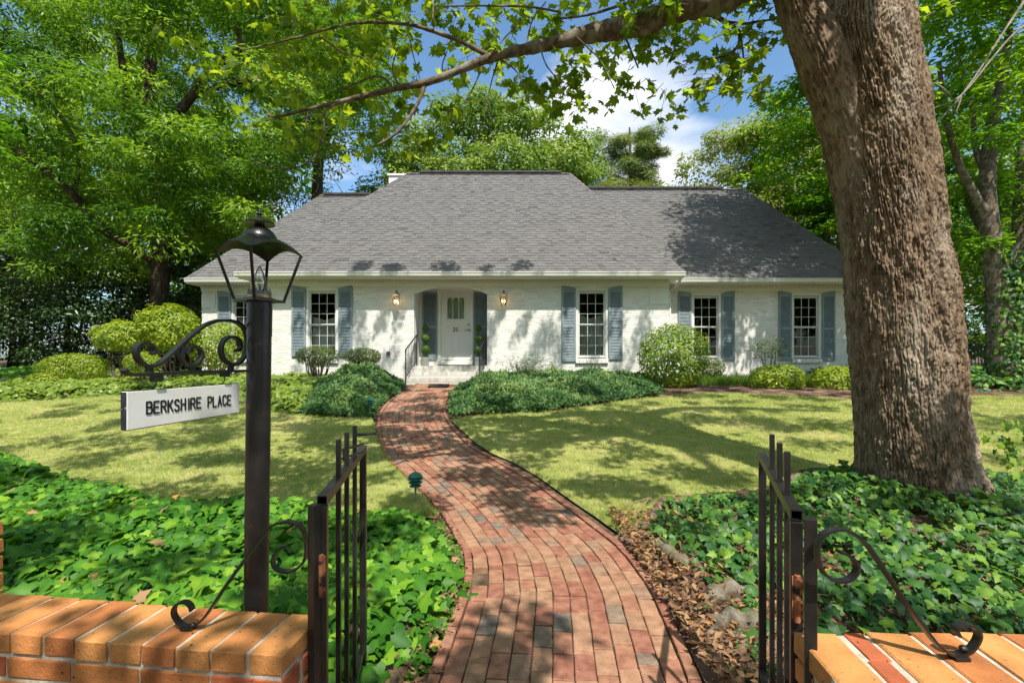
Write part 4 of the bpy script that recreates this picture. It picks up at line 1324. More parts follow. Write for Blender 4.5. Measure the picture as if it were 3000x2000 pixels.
def window(x, Y, curtain):
    wroot = empty('window', (x, Y, ZB)); wroot.parent = house; wroot.matrix_parent_inverse = Matrix.Translation(-Vector(house.location))
    c = MB()
    c.box(x - CW, x - SWd - .005, Y - .012, Y + .10, ZB - .02, ZT + .01).box(x + SWd + .005, x + CW, Y - .012, Y + .10, ZB - .02, ZT + .01)
    c.box(x - CW + .001, x + CW - .001, Y - .0125, Y + .10, ZT + .01, ZSH + .002)
    c.build('casing', M['trim'], wroot, bevel=.003)
    pts = [(x - CW - .015 + (2 * CW + .03) * i / 16, ZSH + .003 + (ZA - ZSH) * (1 - ((i - 8) / 8) ** 2)) for i in range(17)]
    MB().prism([(x - CW - .015, ZSH + .0025)] + pts[1:-1] + [(x + CW + .015, ZSH + .0025)], Y - .020, Y + .05).build('arch_panel', M['trim'], wroot)
    m = MB(); ap = spline([(px_, Y - .024, pz) for px_, pz in pts], 1)
    m.ribbon([(p[0], p[1], p[2]) for p in ap], (0, 1, 0), .02, .022).build('arch_trim', M['trim'], wroot)
    # storm frame and sashes
    zm = (ZB + ZT) / 2 + .0
    f = MB(); fy = Y + .025
    for a in (x - SWd - .004, x + SWd - .026): f.box(a, a + .030, fy - .012, fy + .03, ZB, ZT)
    f.box(x - SWd + .027, x + SWd - .027, fy - .012, fy + .03, ZT - .035, ZT).box(x - SWd + .027, x + SWd - .027, fy - .012, fy + .03, ZB, ZB + .05)
    f.build('storm_frame', M['sash'], wroot, bevel=.002)
    for half, (za, zc, yy) in enumerate(((ZB + .05, zm, Y + .068), (zm, ZT - .035, Y + .05))):
        s = MB(); xa, xb = x - SWd + .027, x + SWd - .027
        s.box(xa, xa + .022, yy, yy + .03, za, zc).box(xb - .022, xb, yy, yy + .03, za, zc)
        s.box(xa + .022, xb - .022, yy, yy + .03, zc - .028, zc).box(xa + .022, xb - .022, yy, yy + .03, za, za + .026)
        ix0, ix1, iz0, iz1 = xa + .022, xb - .022, za + .026, zc - .028
        pw, ph = (ix1 - ix0) / 3, (iz1 - iz0) / 3
        for i in (1, 2): s.box(ix0 + pw * i - .0055, ix0 + pw * i + .0055, yy + .004, yy + .026, iz0, iz1)
        for i in (1, 2):
            for k in range(3):
                s.box(ix0 + pw * k + (.0055 if k else 0), ix0 + pw * (k + 1) - (.0055 if k < 2 else 0), yy + .0045, yy + .0255, iz0 + ph * i - .0055, iz0 + ph * i + .0055)
        s.build('sash', M['trim'], wroot)
        for i in range(3):
            for k in range(3):
                ax, az = ix0 + pw * i, iz0 + ph * k; ty = random.uniform(-.0012, .0012); tz = random.uniform(-.0012, .0012)
                MB().add([(ax, yy + .014 + ty, az), (ax + pw, yy + .014 - ty, az), (ax + pw, yy + .014 - ty + tz, az + ph), (ax, yy + .014 + ty + tz, az + ph)], [(0, 1, 2, 3)]).build('pane', M['glass'], wroot)
    # sill of brick headers
    sl = MB(); k = int((2 * CW + .06) / .105)
    for i in range(k):
        xa = x - CW - .02 + i * (2 * CW + .04) / k
        sl.add([(xa + .003, Y - .075, ZS + .01), (xa + .1, Y - .075, ZS + .01), (xa + .1, Y + .06, ZS + .05), (xa + .003, Y + .06, ZS + .05),
                (xa + .003, Y - .075, ZS + .11), (xa + .1, Y - .075, ZS + .11), (xa + .1, Y + .06, ZB - .02), (xa + .003, Y + .06, ZB - .02)],
               [(0, 3, 2, 1), (4, 5, 6, 7), (0, 1, 5, 4), (1, 2, 6, 5), (2, 3, 7, 6), (3, 0, 4, 7)])
    sl.build('sill', M['paint_white'], wroot)
    if curtain:
        # gathered cafe curtain behind the lower panes, its top edge swagged
        n = 60; V, Fq = [], []
        for i in range(n + 1):
            t = i / n; xx = x - SWd + .03 + t * (2 * SWd - .06)
            zt2 = zm + (.30 if curtain == 1 else .24) - .10 * (1 - abs(2 * t - 1)) ** 1.4
            yy = Y + .20 + .018 * math.sin(t * 44) + .008 * math.sin(t * 97)
            V += [(xx, yy, ZB + .01), (xx, yy + .004, zt2)]
        Fq = [(2 * i, 2 * i + 2, 2 * i + 3, 2 * i + 1) for i in range(n)]
        link('curtain', mesh_np('curtain', V, Fq, M['curtain'], smooth=True), wroot)


for i, (k, x, Y) in enumerate(WIN):
    window(x, Y, (2, 1, 0, 0, 1)[i])
    shutter(x - CW - .43, x - CW - .015, Y, True, (1.56, 1.41, 1.45, 1.44, 1.45)[i])
    shutter(x + CW + .02, x + CW + .43, Y, False, (1.56, 1.47, 1.45, 1.44, 1.45)[i])

# ---- entrance recess
rc = MB()
rc.box(DX0 - .08, DX0 - .002, YM + .12, YD, BASE, DCR + .1).box(DX1 + .002, DX1 + .08, YM + .12, YD, BASE, DCR + .1)
rc.box(DX0 - .08, DX1 + .08, YM + .12, YD + .1, DCR + .03, DCR + .12)
for a, b, c_, d_ in split_rect(DX0 - .08, DX1 + .08, BASE, DCR + .1, [(Xp(1284, YD), Xp(1386, YD), BASE - 1, 3.66)]):
    rc.box(a, b, YD, YD + .1, c_, d_)
rc.build('entrance_recess', M['trim'], house)
bd = MB()
for i in range(9):
    y = YM + .13 + i * .108
    bd.box(DX0 - .0015, DX0 + .008, y, y + .096, FLOOR, DCR + .02)
bd.build('reveal_boards', M['trim'], house)
x = DX0
vm = MB()
while x < DX1 - .05:
    vm.box(x + .004, x + .066, YM + .13, YD - .002, DCR + .018, DCR + .0295); x += .072
vo = vm.build('ceiling_boards', M['trim'], house); vo['kind'] = 'stuff'
for xa, xb in ((Xp(1238, YD), Xp(1281, YD)), (Xp(1388, YD), Xp(1431, YD))):
    s_ = MB(); y0, y1 = YD - .045, YD - .008; zb = 1.56
    s_.box(xa, xa + .05, y0, y1, zb, 3.56).box(xb - .05, xb, y0, y1, zb, 3.56).box(xa + .05, xb - .05, y0, y1, zb, zb + .1).box(xa + .05, xb - .05, y0, y1, 2.44, 2.51).box(xa + .05, xb - .05, y0, y1, 3.49, 3.56)
    sh = s_.build('shutter', M['shutter'], house, bevel=.003); sl = MB()
    for a, b in ((zb + .10, 2.44), (2.51, 3.49)):
        n = int((b - a) / .043)
        for i in range(n):
            sl.obox(((xa + xb) / 2, (y0 + y1) / 2, a + (i + .5) * (b - a) / n), ((xb - xa) / 2 - .0505, 0, 0), (0, .0135, .0165), (0, -.002, .0022))
    sl.box(xa + .05, xb - .05, y1 + .001, y1 + .005, zb + .1, 3.49)
    q = sl.build('slats', M['shutter'], sh); q['kind'] = 'stuff'
    MB().box(xa - .01, xb + .01, YD - .05, YD - .002, 1.48, 1.557).build('shutter_base', M['shutter'], house)
# door: casing, slab, lights, panels, hardware
dx0, dx1 = Xp(1292.5, YD), Xp(1379, YD)
DB, DT = Zp(1054, YD), Zp(857, YD)
cs = MB(); c0, c1 = Xp(1284, YD), Xp(1386, YD)
cs.box(c0, dx0 - .004, YD - .035, YD + .08, FLOOR, 3.66).box(dx1 + .004, c1, YD - .035, YD + .08, FLOOR, 3.66).box(dx0 - .004, dx1 + .004, YD - .035, YD + .08, DT + .006, 3.66)
cs.box(c0 - .03, c1 + .03, YD - .05, YD - .036, 3.63, 3.68)
cs.build('door_casing', M['trim'], house, bevel=.004)
MB().box(dx0 - .003, dx1 + .003, YD - .06, YD + .09, FLOOR + .001, DB - .012).box(c0, c1, YD - .11, YD - .061, FLOOR + .001, FLOOR + .11).build('threshold', M['trim'], house, bevel=.004)
dw = dx1 - dx0; dc = (dx0 + dx1) / 2
lx0, lx1 = Xp(1310, YD), Xp(1361, YD); lz0, lz1 = Zp(934, YD), Zp(869.5, YD)
d = MB()
for a, b, c_, d_ in split_rect(dx0, dx1, DB, DT, [(lx0, lx1, lz0, lz1)]):
    d.box(a, b, YD + .0, YD + .045, c_, d_)
door = d.build('door', M['door'], house)
lw = (lx1 - lx0) / 3
for i in range(3):
    a, b = lx0 + lw * i, lx0 + lw * (i + 1)
    # arched mask above each light, mullions
    pts = [(a + .012 + (lw - .024) * t / 8, lz1 - .10 + .085 * math.sqrt(max(0, 1 - (2 * t / 8 - 1) ** 2))) for t in range(9)]
    m = MB().prism([(a, lz1 - .10), (a + .012, lz1 - .10)] + pts[1:-1] + [(b - .012, lz1 - .10), (b, lz1 - .10), (b, lz1), (a, lz1)], YD + .004, YD + .03)
    m.build('light_arch', M['door'], door)
    MB().box(a + .001, b - .001, YD + .016, YD + .020, lz0, lz1 - .02).build('pane', M['glass'], door)
for i in (0, 1, 2, 3):
    xx = lx0 + lw * i
    MB().box(xx - .011, xx + .011, YD + .0035, YD + .034, lz0, lz1 - .1005).build('mullion', M['door'], door)
MB().box(lx0 - .012, lx1 + .012, YD - .014, YD - .0005, lz0 - .022, lz0 - .001).box(lx0 - .025, lx0 - .013, YD - .012, YD - .0005, lz0 - .022, lz1 + .03).box(lx1 + .013, lx1 + .025, YD - .012, YD - .0005, lz0 - .022, lz1 + .03).box(lx0 - .012, lx1 + .012, YD - .012, YD - .0005, lz1 + .012, lz1 + .03).build('light_frame', M['door'], door)
V = []
for i in range(61):
    t = i / 60; V += [(lx0 + t * (lx1 - lx0), YD + .045 + .010 * math.sin(t * 50) + .005 * math.sin(t * 111), lz0 - .02), (lx0 + t * (lx1 - lx0), YD + .045 + .010 * math.sin(t * 47 + .6), lz1)]
M['sheer'] = pmat('sheer_curtain', (.42, .46, .36), (.70, .74, .60), 4, .9, 0, 1, .1, stretch=(14, 1, .8))
link('curtain', mesh_np('curtain', V, [(2 * i, 2 * i + 2, 2 * i + 3, 2 * i + 1) for i in range(60)], M['sheer'], smooth=True), door)
for i in range(3):
    a = dx0 + dw * (.14 + .25 * i); b = a + dw * .20
    for za, zb2 in ((DB + .24, DB + .76), (DB + .86, DB + 1.06)):
        pm2 = MB()
        pm2.box(a, a + .012, YD - .006, YD - .0005, za, zb2).box(b - .012, b, YD - .006, YD - .0005, za, zb2).box(a + .012, b - .012, YD - .006, YD - .0005, zb2 - .012, zb2).box(a + .012, b - .012, YD - .006, YD - .0005, za, za + .012)
        pm2.build('panel', M['door'], door, bevel=.002)
for c_, px_ in (('2', 1327.2), ('5', 1335.2)):
    stroke_letter(c_, Vector((Xp(px_, YD), YD - .0006, Zp(970, YD))), Vector((1, 0, 0)), ZU, Vector((0, -1, 0)), .095, .10, .017, .006).build('number', M['black'], door)
kx, kz = Xp(1372.5, YD), Zp(951, YD)
MB().tube([(kx, YD, kz), (kx, YD - .02, kz)], .032, 16).tube([(kx, YD - .02, kz), (kx, YD - .035, kz)], .014, 10).build('deadbolt', M['steel'], door)
kz = Zp(967, YD)
h = MB().tube([(kx, YD, kz), (kx, YD - .015, kz)], .03, 16).tube([(kx, YD - .01, kz), (kx, YD - .06, kz)], .011, 10)
h.tube([(kx, YD - .055, kz), (kx - .05, YD - .058, kz + .012), (kx - .09, YD - .055, kz - .004), (kx - .115, YD - .05, kz + .004)], [.011, .011, .010, .008], 8)
h.build('door_handle', M['steel'], door, smooth=True)
MB().box(dx1 - .012, dx1 + .001, YD - .012, YD - .0006, kz - .05, kz + .05).build('strike_plate', M['bronze'], door)
# outlet box
ox, oz = Xp(1138, YM), Zp(1034.5, YM)
MB().box(ox - .055, ox + .055, YM - .05, YM - .004, oz - .055, oz + .055).box(ox - .035, ox + .035, YM - .058, YM - .05, oz + .01, oz + .03).build('outlet_box', M['zinc'], house, bevel=.004)

# ---- steps
st = MB()
GR0 = .78


def step_row(x0, x1, y0, y1, z0, z1):
    """a course of painted rowlock bricks over a brick riser"""
    m = MB(); x = x0
    while x < x1 - .02:
        b = min(x + .066, x1)
        m.box(x + .002, b - .003, y0 + random.uniform(-.003, .003), y0 + .2, z1 - .10, z1 + random.uniform(-.0015, .0015), random.random()); x += .0675
    m.box(x0 + .004, x1 - .004, y0 + .008, y1, z0, z1 - .004, .6)
    m.box(x0, x1, y0 + .004, y0 + .05, z0, z1 - .105, .5)
    return m.build('step', M['step_brick'], house)


FY = 14.22
step_row(-3.20, -.50, FY - .62, FY - .318, .70, 1.29 - .334)
step_row(-3.05, -.62, FY - .31, FY - .008, .70, 1.29 - .17)
step_row(DX0 - .02, DX1 + .02, FY, YD, .70, FLOOR)

# ---- things at the entrance
mt = tag(MB().box(c0 + .06, c1 - .06, YD - .50, YD - .12, FLOOR + .004, FLOOR + .022).build('doormat', M['mat']), 'dark doormat lying on the porch at the front door', 'doormat')
q = gr(1285, 1133); zq = float(g(q[1]))
mm = MB(); mm.add([(q[0] - .26, q[1] - .22, zq + .03), (q[0] + .26, q[1] - .22, zq + .03), (q[0] + .26, q[1] + .2, zq + .07), (q[0] - .26, q[1] + .2, zq + .07),
                   (q[0] - .26, q[1] - .22, zq + .012), (q[0] + .26, q[1] - .22, zq + .012), (q[0] + .26, q[1] + .2, zq + .052), (q[0] - .26, q[1] + .2, zq + .052)],
                  [(0, 1, 2, 3), (4, 5, 1, 0), (5, 6, 2, 1), (6, 7, 3, 2), (7, 4, 0, 3)])
tag(mm.build('doormat', M['mat']), 'dark mat lying on the brick path below the steps', 'doormat')


def handrail(label, xb, xt):
    yb, yt = 13.55, 14.36
    r = empty('handrail', (xb, yb, .8), label, 'handrail', 'handrails of the porch steps')
    zb_, zt_ = 1.735, 2.20
    MB().box(xb - .014, xb + .014, yb - .014, yb + .014, .70, zb_).build('post', M['iron'], r)
    MB().box(xt - .014, xt + .014, yt - .014, yt + .014, FLOOR - .01, zt_).build('post', M['iron'], r)
    a = Vector((xb, yb - .03, zb_)); b = Vector((xt, yt, zt_))
    MB().bar(a, b, .038, .018).tube([a, a + Vector((0, -.025, -.015)), a + Vector((0, -.03, -.05))], .014, 8).bar(b, b + Vector((0, .13, 0)), .038, .018).build('top_rail', M['iron'], r)
    lo = Vector((0, 0, -.76))
    MB().bar(Vector((xb, yb, zb_)) + lo, Vector((xt, yt, zt_)) + lo, .022, .012).build('bottom_rail', M['iron'], r)
    for i in range(1, 8):
        t = i / 8; p = Vector((xb, yb, zb_)).lerp(Vector((xt, yt, zt_)), t)
        MB().box(p.x - .006, p.x + .006, p.y - .006, p.y + .006, p.z - .76, p.z).build('baluster', M['iron'], r)


handrail('black iron handrail on the left side of the porch steps', -2.95, -2.80)
handrail('black iron handrail on the right side of the porch steps', -.90, -.76)


def topiary(label, x, y):
    z = FLOOR + .002
    r = empty('potted_topiary', (x, y, z), label, 'topiary', 'topiaries flanking the door')
    MB().lathe([(.09, 0), (.105, .012), (.10, .03), (.105, .18), (.118, .20), (.122, .225), (.118, .245), (.10, .245), (.095, .22)], (x, y, z), 24).build('pot', M['pot'], r, smooth=True, autosmooth=True)
    MB().tube([(x, y, z + .2), (x + .004, y, z + .6), (x, y, z + 1.15)], .011, 8).build('stem', M['barkdark'], r)
    for zc, rad in ((.46, .152), (.815, .125), (1.115, .095)):
        n = 900
        dd = rdir(n); Pn = np.array([x, y, z + zc]) + dd * (rad * rng.uniform(.86, 1.02, n))[:, None]
        lv = leaves('leaf_ball', Pn, dd + rdir(n) * .6, rdir(n), rng.uniform(.022, .034, n), rng.random(n), 'oval', G['topi'], r)
        MB().lathe([(rad * .86 * math.sin(math.pi * i / 10), -rad * .86 * math.cos(math.pi * i / 10)) for i in range(1, 10)], (x, y, z + zc), 14).build('leaf_core', G['topi'], lv)


topiary('three-ball topiary in a white pot left of the front door', Xp(1247, 14.72), 14.72)
topiary('three-ball topiary in a white pot right of the front door', Xp(1402, 14.72), 14.72)

M['flame'] = pmat('lit_bulb', (1, .8, .5), rough=.5, emit=(1.0, .62, .25, 14))


def wall_lantern(label, px):
    x = Xp(px, YM - .18); y = YM - .18; zt_ = Zp(866, y); zb_ = Zp(896, y)
    r = empty('wall_lantern', (x, YM, zb_), label, 'lantern', 'lit lanterns flanking the entrance')
    m = MB().box(x + .02 - .035, x + .02 + .035, YM - .03, YM - .006, zt_ - .02, zt_ + .09)
    m.tube([(x + .02, YM - .03, zt_ + .04), (x + .015, YM - .07, zt_ + .13), (x + .005, YM - .13, zt_ + .165), (x, y, zt_ + .13), (x, y, zt_ + .10)], .011, 8)
    m.lathe([(.02, .06), (.028, .075), (.012, .095), (.016, .105), (.004, .12)], (x, y, zt_), 10)
    m.build('arm', M['bronze'], r)
    MB().lathe([(.128, .0), (.130, .006), (.062, .075), (.058, .08), (.03, .084)], (x, y, zt_ - .012), 6).build('roof', M['copper'], r)
    fr = MB()
    for k in range(6):
        a = math.pi / 3 * k
        p0 = Vector((x + .122 * math.cos(a), y + .122 * math.sin(a), zt_ - .012)); p1 = Vector((x + .074 * math.cos(a), y + .074 * math.sin(a), zb_ + .01))
        fr.bar(p0, p1, .009, .009)
    fr.lathe([(.078, 0), (.080, .012), (.06, .016)], (x, y, zb_), 6)
    fr.build('frame', M['copper'], r)
    for k in range(6):
        a, b = math.pi / 3 * k, math.pi / 3 * (k + 1)
        MB().add([(x + .070 * math.cos(a), y + .070 * math.sin(a), zb_ + .016), (x + .070 * math.cos(b), y + .070 * math.sin(b), zb_ + .016),
                  (x + .116 * math.cos(b), y + .116 * math.sin(b), zt_ - .014), (x + .116 * math.cos(a), y + .116 * math.sin(a), zt_ - .014)], [(0, 1, 2, 3)]).build('pane', M['glass'], r)
    for dx_ in (-.034, .034):
        MB().tube([(x + dx_, y, zb_ + .016), (x + dx_, y, zb_ + .10)], .010, 8).build('candle', M['trim'], r)
        MB().lathe([(.006, 0), (.015, .02), (.017, .035), (.011, .058), (.002, .078)], (x + dx_, y, zb_ + .10), 10).build('bulb', M['flame'], r, smooth=True)


wall_lantern('lit copper wall lantern left of the front door', 1160)
wall_lantern('lit copper wall lantern right of the front door', 1475)

# ================================================================== BIG MAPLE
maple = empty('maple_tree', (4.1, 4.95, 0), 'massive leaning maple trunk with furrowed brown bark rising from dark ivy', 'tree')
SDN = np.array(sd)


def bark_relief(u, ZZ, cell):
    # long interlacing ridges: two wavy families of furrows, broken by short cross cracks
    w1 = (vnoise(u * 8, ZZ * 2.6, 1) - .5) * 1.5 + (vnoise(u * 24 + 5, ZZ * 9, 1) - .5) * .75
    w2 = (vnoise(u * 10 + 40, ZZ * 3.2 + 9, 1) - .5) * 1.9 + (vnoise(u * 30 + 7, ZZ * 13, 1) - .5) * .75
    r1 = np.abs(np.sin(np.pi * (u / cell[0] + w1))); r2 = np.abs(np.sin(np.pi * (u / (cell[0] * .72) + w2)))
    a = smooth(.02, .34, r1); b = smooth(.02, .30, r2)
    x1 = vnoise(u / (cell[0] * .8) + 31, ZZ / .075 + 7, 1); c = vnoise(u / (cell[0] * .35) + 57, ZZ / .05 + 17, 1)
    d1 = vnoise(u / .011 + 3, ZZ / .022 + 5, 1); d2 = vnoise(u / .022 + 13, ZZ / .035 + 15, 1)
    m1 = .35 + .65 * smooth(.25, .6, vnoise(u * 14 + 3, ZZ * 5, 1))
    plate = m1 * (a * .50 + np.minimum(a, b) * .50) + .34 * smooth(.42, .56, x1) * a + c * .16 + (d1 - .5) * .34 + (d2 - .5) * .26 - .15
    return plate


def bark_tube(name, zc, cx, cy, rad, nz, nt, amp, mat, parent, flare=False, lump=.03, cell=(.034, .24)):
    """trunk along z with furrowed plates in real relief"""
    z = np.linspace(zc[0], zc[-1], nz)
    X0 = np.interp(z, zc, cx); Y0 = np.interp(z, zc, cy); R0 = np.interp(z, zc, rad)
    k = np.hanning(41); k /= k.sum()
    sm = lambda a: np.convolve(np.pad(a, 20, 'edge'), k, 'valid')
    X0, Y0, R0 = sm(X0), sm(Y0), sm(R0)
    th = np.linspace(0, 2 * np.pi, nt, endpoint=False) + np.pi / 2
    TH, ZZ = np.meshgrid(th, z)
    u = TH * .56; Rr = R0[:, None]
    base = Rr * (1 + lump * (vnoise(TH * 1.2, ZZ * .55, 1) - .5) * 2 + lump * .6 * (vnoise(TH * 2.5, ZZ * 1.4, 1) - .5) * 2)
    if flare:
        fl = np.exp(-np.clip(ZZ, 0, 9) / .30)
        lob = .10 * np.cos(3 * (TH - 2.2)) + .08 * np.cos(5 * TH + 1.1)
        dirr = np.exp(-((np.angle(np.exp(1j * (TH - (-.72))))) / .36) ** 2)
        base = base * (1 + fl * (.08 + .7 * lob) + .50 * dirr * np.exp(-np.clip(ZZ, 0, 9) / .22))
        base = base + .035 * np.exp(-((ZZ - 2.25) / .45) ** 2) * np.exp(-(np.angle(np.exp(1j * (TH + .25))) / .5) ** 2)
    wx = vnoise(u * 5, ZZ * 3.2, 1) * 1.3 + vnoise(u * 13, ZZ * 8, 1) * .5
    plate = bark_relief(u, ZZ, cell)
    rel = amp * (plate - .6) * (.6 + .8 * vnoise(u * 3, ZZ * 1.7, 1))
    rr = base + rel
    V = np.stack([X0[:, None] + rr * np.cos(TH), Y0[:, None] + rr * np.sin(TH), ZZ], -1).reshape(-1, 3)
    i, j = np.meshgrid(np.arange(nt), np.arange(nz - 1)); i = i.ravel(); j = j.ravel(); i2 = (i + 1) % nt
    Fc = np.stack([j * nt + i, j * nt + i2, (j + 1) * nt + i2, (j + 1) * nt + i], 1)
    return link(name, mesh_np(name, V, Fc, mat, smooth=False), parent)


bark_tube('trunk', [-.15, 0, .3, 1.1, 1.67, 2.83, 3.5, 3.98, 4.6, 5.13, 6.4], [4.13, 4.12, 4.10, 4.008, 3.961, 3.85, 3.74, 3.657, 3.50, 3.525, 3.56], [4.95] * 10 + [4.8],
          [.51, .50, .478, .445, .462, .425, .44, .455, .485, .44, .37], 800, 640, .034, M['bark'], maple, True)
# left fork
lm = spline([(3.72, 4.95, 2.9, .24), (3.47, 4.92, 3.75, .28), (3.10, 4.84, 4.45, .225), (2.80, 4.82, 5.05, .17), (2.45, 4.7, 5.9, .185), (1.9, 4.3, 7.4, .16), (1.2, 3.4, 9.5, .12)], 60)
NL = 150
lt_ = MB().tube([p[:3] for p in lm], [float(p[3]) for p in lm], NL)
lo = lt_.build('limb', M['bark'], maple, smooth=True)
me = lo.data
co = np.zeros(len(me.vertices) * 3); me.vertices.foreach_get('co', co); co = co.reshape(-1, 3)
al = np.concatenate([[0], np.cumsum(np.linalg.norm(np.diff(lm[:, :3], axis=0), axis=1))])
uu = (np.arange(len(co)) % NL) / NL * 2 * np.pi * .2; zz_ = np.repeat(al, NL)
ctr = np.repeat(lm[:, :3], NL, 0)
co = co + unit(co - ctr) * (.024 * (bark_relief(uu + 2.3, zz_ + 3.1, (.030, .24)) - .6))[:, None]
me.vertices.foreach_set('co', co.ravel()); me.update()
# crown limbs above the picture
for pts in ([(3.62, 4.82, 6.1, .46), (3.66, 4.6, 7.4, .4), (3.6, 4.4, 8.5, .3), (3.2, 3.0, 11, .2), (2.2, .5, 14, .1)], [(3.6, 4.5, 8, .26), (5.5, 3.5, 11, .16), (8.5, 2, 13, .07)], [(2.6, 4.6, 5.6, .05), (.5, 3.2, 8.4, .05), (-4, 2, 10.5, .03)],
            [(1.9, 4.3, 7.4, .09), (-.5, .5, 9.5, .06), (-3, -3, 11, .03)], [(3.6, 4.2, 9, .2), (4.5, 0, 12, .12), (5, -4, 14, .05)]):
    q = spline(pts, 6); MB().tube([p[:3] for p in q], [float(p[3]) for p in q], 8).build('limb', M['barkthin'], maple, smooth=True)

# surface roots beside the path
for pts in ([(1.10, 4.0, .0, .02), (1.14, 3.72, .06, .045), (1.20, 3.42, .065, .05), (1.34, 3.2, .03, .035), (1.5, 3.1, -.03, .02)], [(1.06, 2.86, -.02, .03), (1.18, 2.93, .055, .05), (1.36, 3.02, .07, .055), (1.62, 3.02, .02, .04)],
            [(1.07, 2.62, -.02, .04), (1.16, 2.68, .05, .06), (1.32, 2.66, .055, .06), (1.5, 2.60, .0, .04)]):
    q = spline(pts, 8); m = MB().tube([p[:3] for p in q], [float(p[3]) * (1 + .25 * math.sin(i * 1.3)) for i, p in enumerate(q)], 14)
    m.build('root', M['stone'], maple, smooth=True)

# the long branch that crosses the picture, with its side branches
def px_branch(pts, name='branch', mat='barkthin', n=10, parent=maple):
    """pts: (px, py, Z, radius in px)"""
    q = spline([(*P(x, y, Z), r * Z / F) for x, y, Z, r in pts], 8)
    m = MB(); rad = [float(p[3]) * (1 + .08 * math.sin(i * 1.7) + .05 * math.sin(i * .63)) for i, p in enumerate(q)]
    m.tube([p[:3] for p in q], rad, n).build(name, M[mat], parent, smooth=True)
    return q


BR = []
BR.append(px_branch([(2330, -120, 4.85, 48), (2200, -52, 4.8, 46), (2080, 0, 4.75, 42), (1985, 22, 4.7, 38), (1900, 62, 4.65, 33), (1830, 82, 4.6, 30), (1745, 96, 4.55, 27), (1640, 122, 4.5, 19), (1560, 140, 4.45, 17), (1430, 172, 4.4, 13),
                     (1270, 236, 4.35, 10.5), (1150, 262, 4.3, 8.5), (1000, 298, 4.3, 7), (905, 320, 4.3, 5), (808, 342, 4.3, 3.4), (770, 322, 4.3, 2)], n=14))
BR.append(px_branch([(1432, 165, 4.4, 7), (1350, 122, 4.4, 6.4), (1250, 86, 4.4, 5.6), (1190, 72, 4.4, 5), (1090, 66, 4.45, 4.2), (1000, 76, 4.5, 3.4), (880, 108, 4.5, 2.8), (790, 130, 4.5, 2.2), (710, 148, 4.5, 1.5)]))
BR.append(px_branch([(1246, 244, 4.35, 6), (1225, 300, 4.3, 5.4), (1196, 348, 4.25, 5), (1160, 392, 4.2, 4), (1105, 426, 4.2, 3)]))
BR.append(px_branch([(1000, 264, 4.4, 2.6), (1090, 226, 4.35, 3), (1130, 232, 4.35, 3.4), (1146, 254, 4.3, 4)]))
BR.append(px_branch([(2000, -8, 5.2, 7), (2060, 30, 5.2, 7.4), (2120, 62, 5.2, 6.6), (2165, 96, 5.2, 5.4), (2158, 140, 5.2, 4.2), (2110, 168, 5.2, 3.4), (2000, 180, 5.2, 2)]))
BR.append(px_branch([(2120, 64, 5.2, 4.4), (2180, 70, 5.2, 4), (2230, 62, 5.2, 3), (2290, 56, 5.2, 2)]))
BR.append(px_branch([(2170, 110, 5.2, 3), (2178, 180, 5.2, 2.4), (2165, 260, 5.2, 1.6)]))
BR.append(px_branch([(1640, 55, 4.5, 3), (1720, 45, 4.5, 3.6), (1800, 22, 4.55, 4), (1860, 2, 4.6, 4.4)]))
BR.append(px_branch([(1870, 200, 4.5, 2), (1845, 140, 4.5, 3), (1825, 92, 4.5, 3.4)]))
BR.append(px_branch([(1295, 18, 4.4, 2), (1450, 18, 4.4, 2.6), (1560, 22, 4.4, 3), (1640, 36, 4.5, 3)]))
BR.append(px_branch([(990, 300, 4.3, 3), (950, 330, 4.25, 3), (948, 385, 4.25, 2.6), (915, 468, 4.25, 2.3), (830, 496, 4.25, 2), (744, 472, 4.25, 1.8), (724, 450, 4.25, 1.2)]))
BR.append(px_branch([(905, 316, 4.3, 2.4), (900, 380, 4.3, 2), (960, 420, 4.3, 1.6), (1000, 432, 4.3, 1)]))
for pts in ([(1415, 190), (1390, 250), (1360, 300)], [(1460, 175), (1440, 240), (1420, 330), (1408, 352)], [(1475, 175), (1520, 220), (1550, 300), (1570, 360)], [(1200, 105), (1210, 160), (1230, 230)], [(1270, 10), (1268, 60), (1272, 90)],
            [(1165, 250), (1150, 200), (1165, 140)], [(1430, 170), (1480, 110), (1530, 60)], [(1300, 225), (1296, 190), (1310, 150)], [(940, 110), (1000, 150), (1060, 170)], [(1580, 130), (1600, 190), (1640, 240)], [(1690, 110), (1760, 180), (1800, 260)], [(1540, 140), (1560, 60), (1600, 5)]):
    BR.append(px_branch([(x, y, 4.4 + .1 * math.sin(x), 2.4 - .5 * i) for i, (x, y) in enumerate(pts)], n=6))

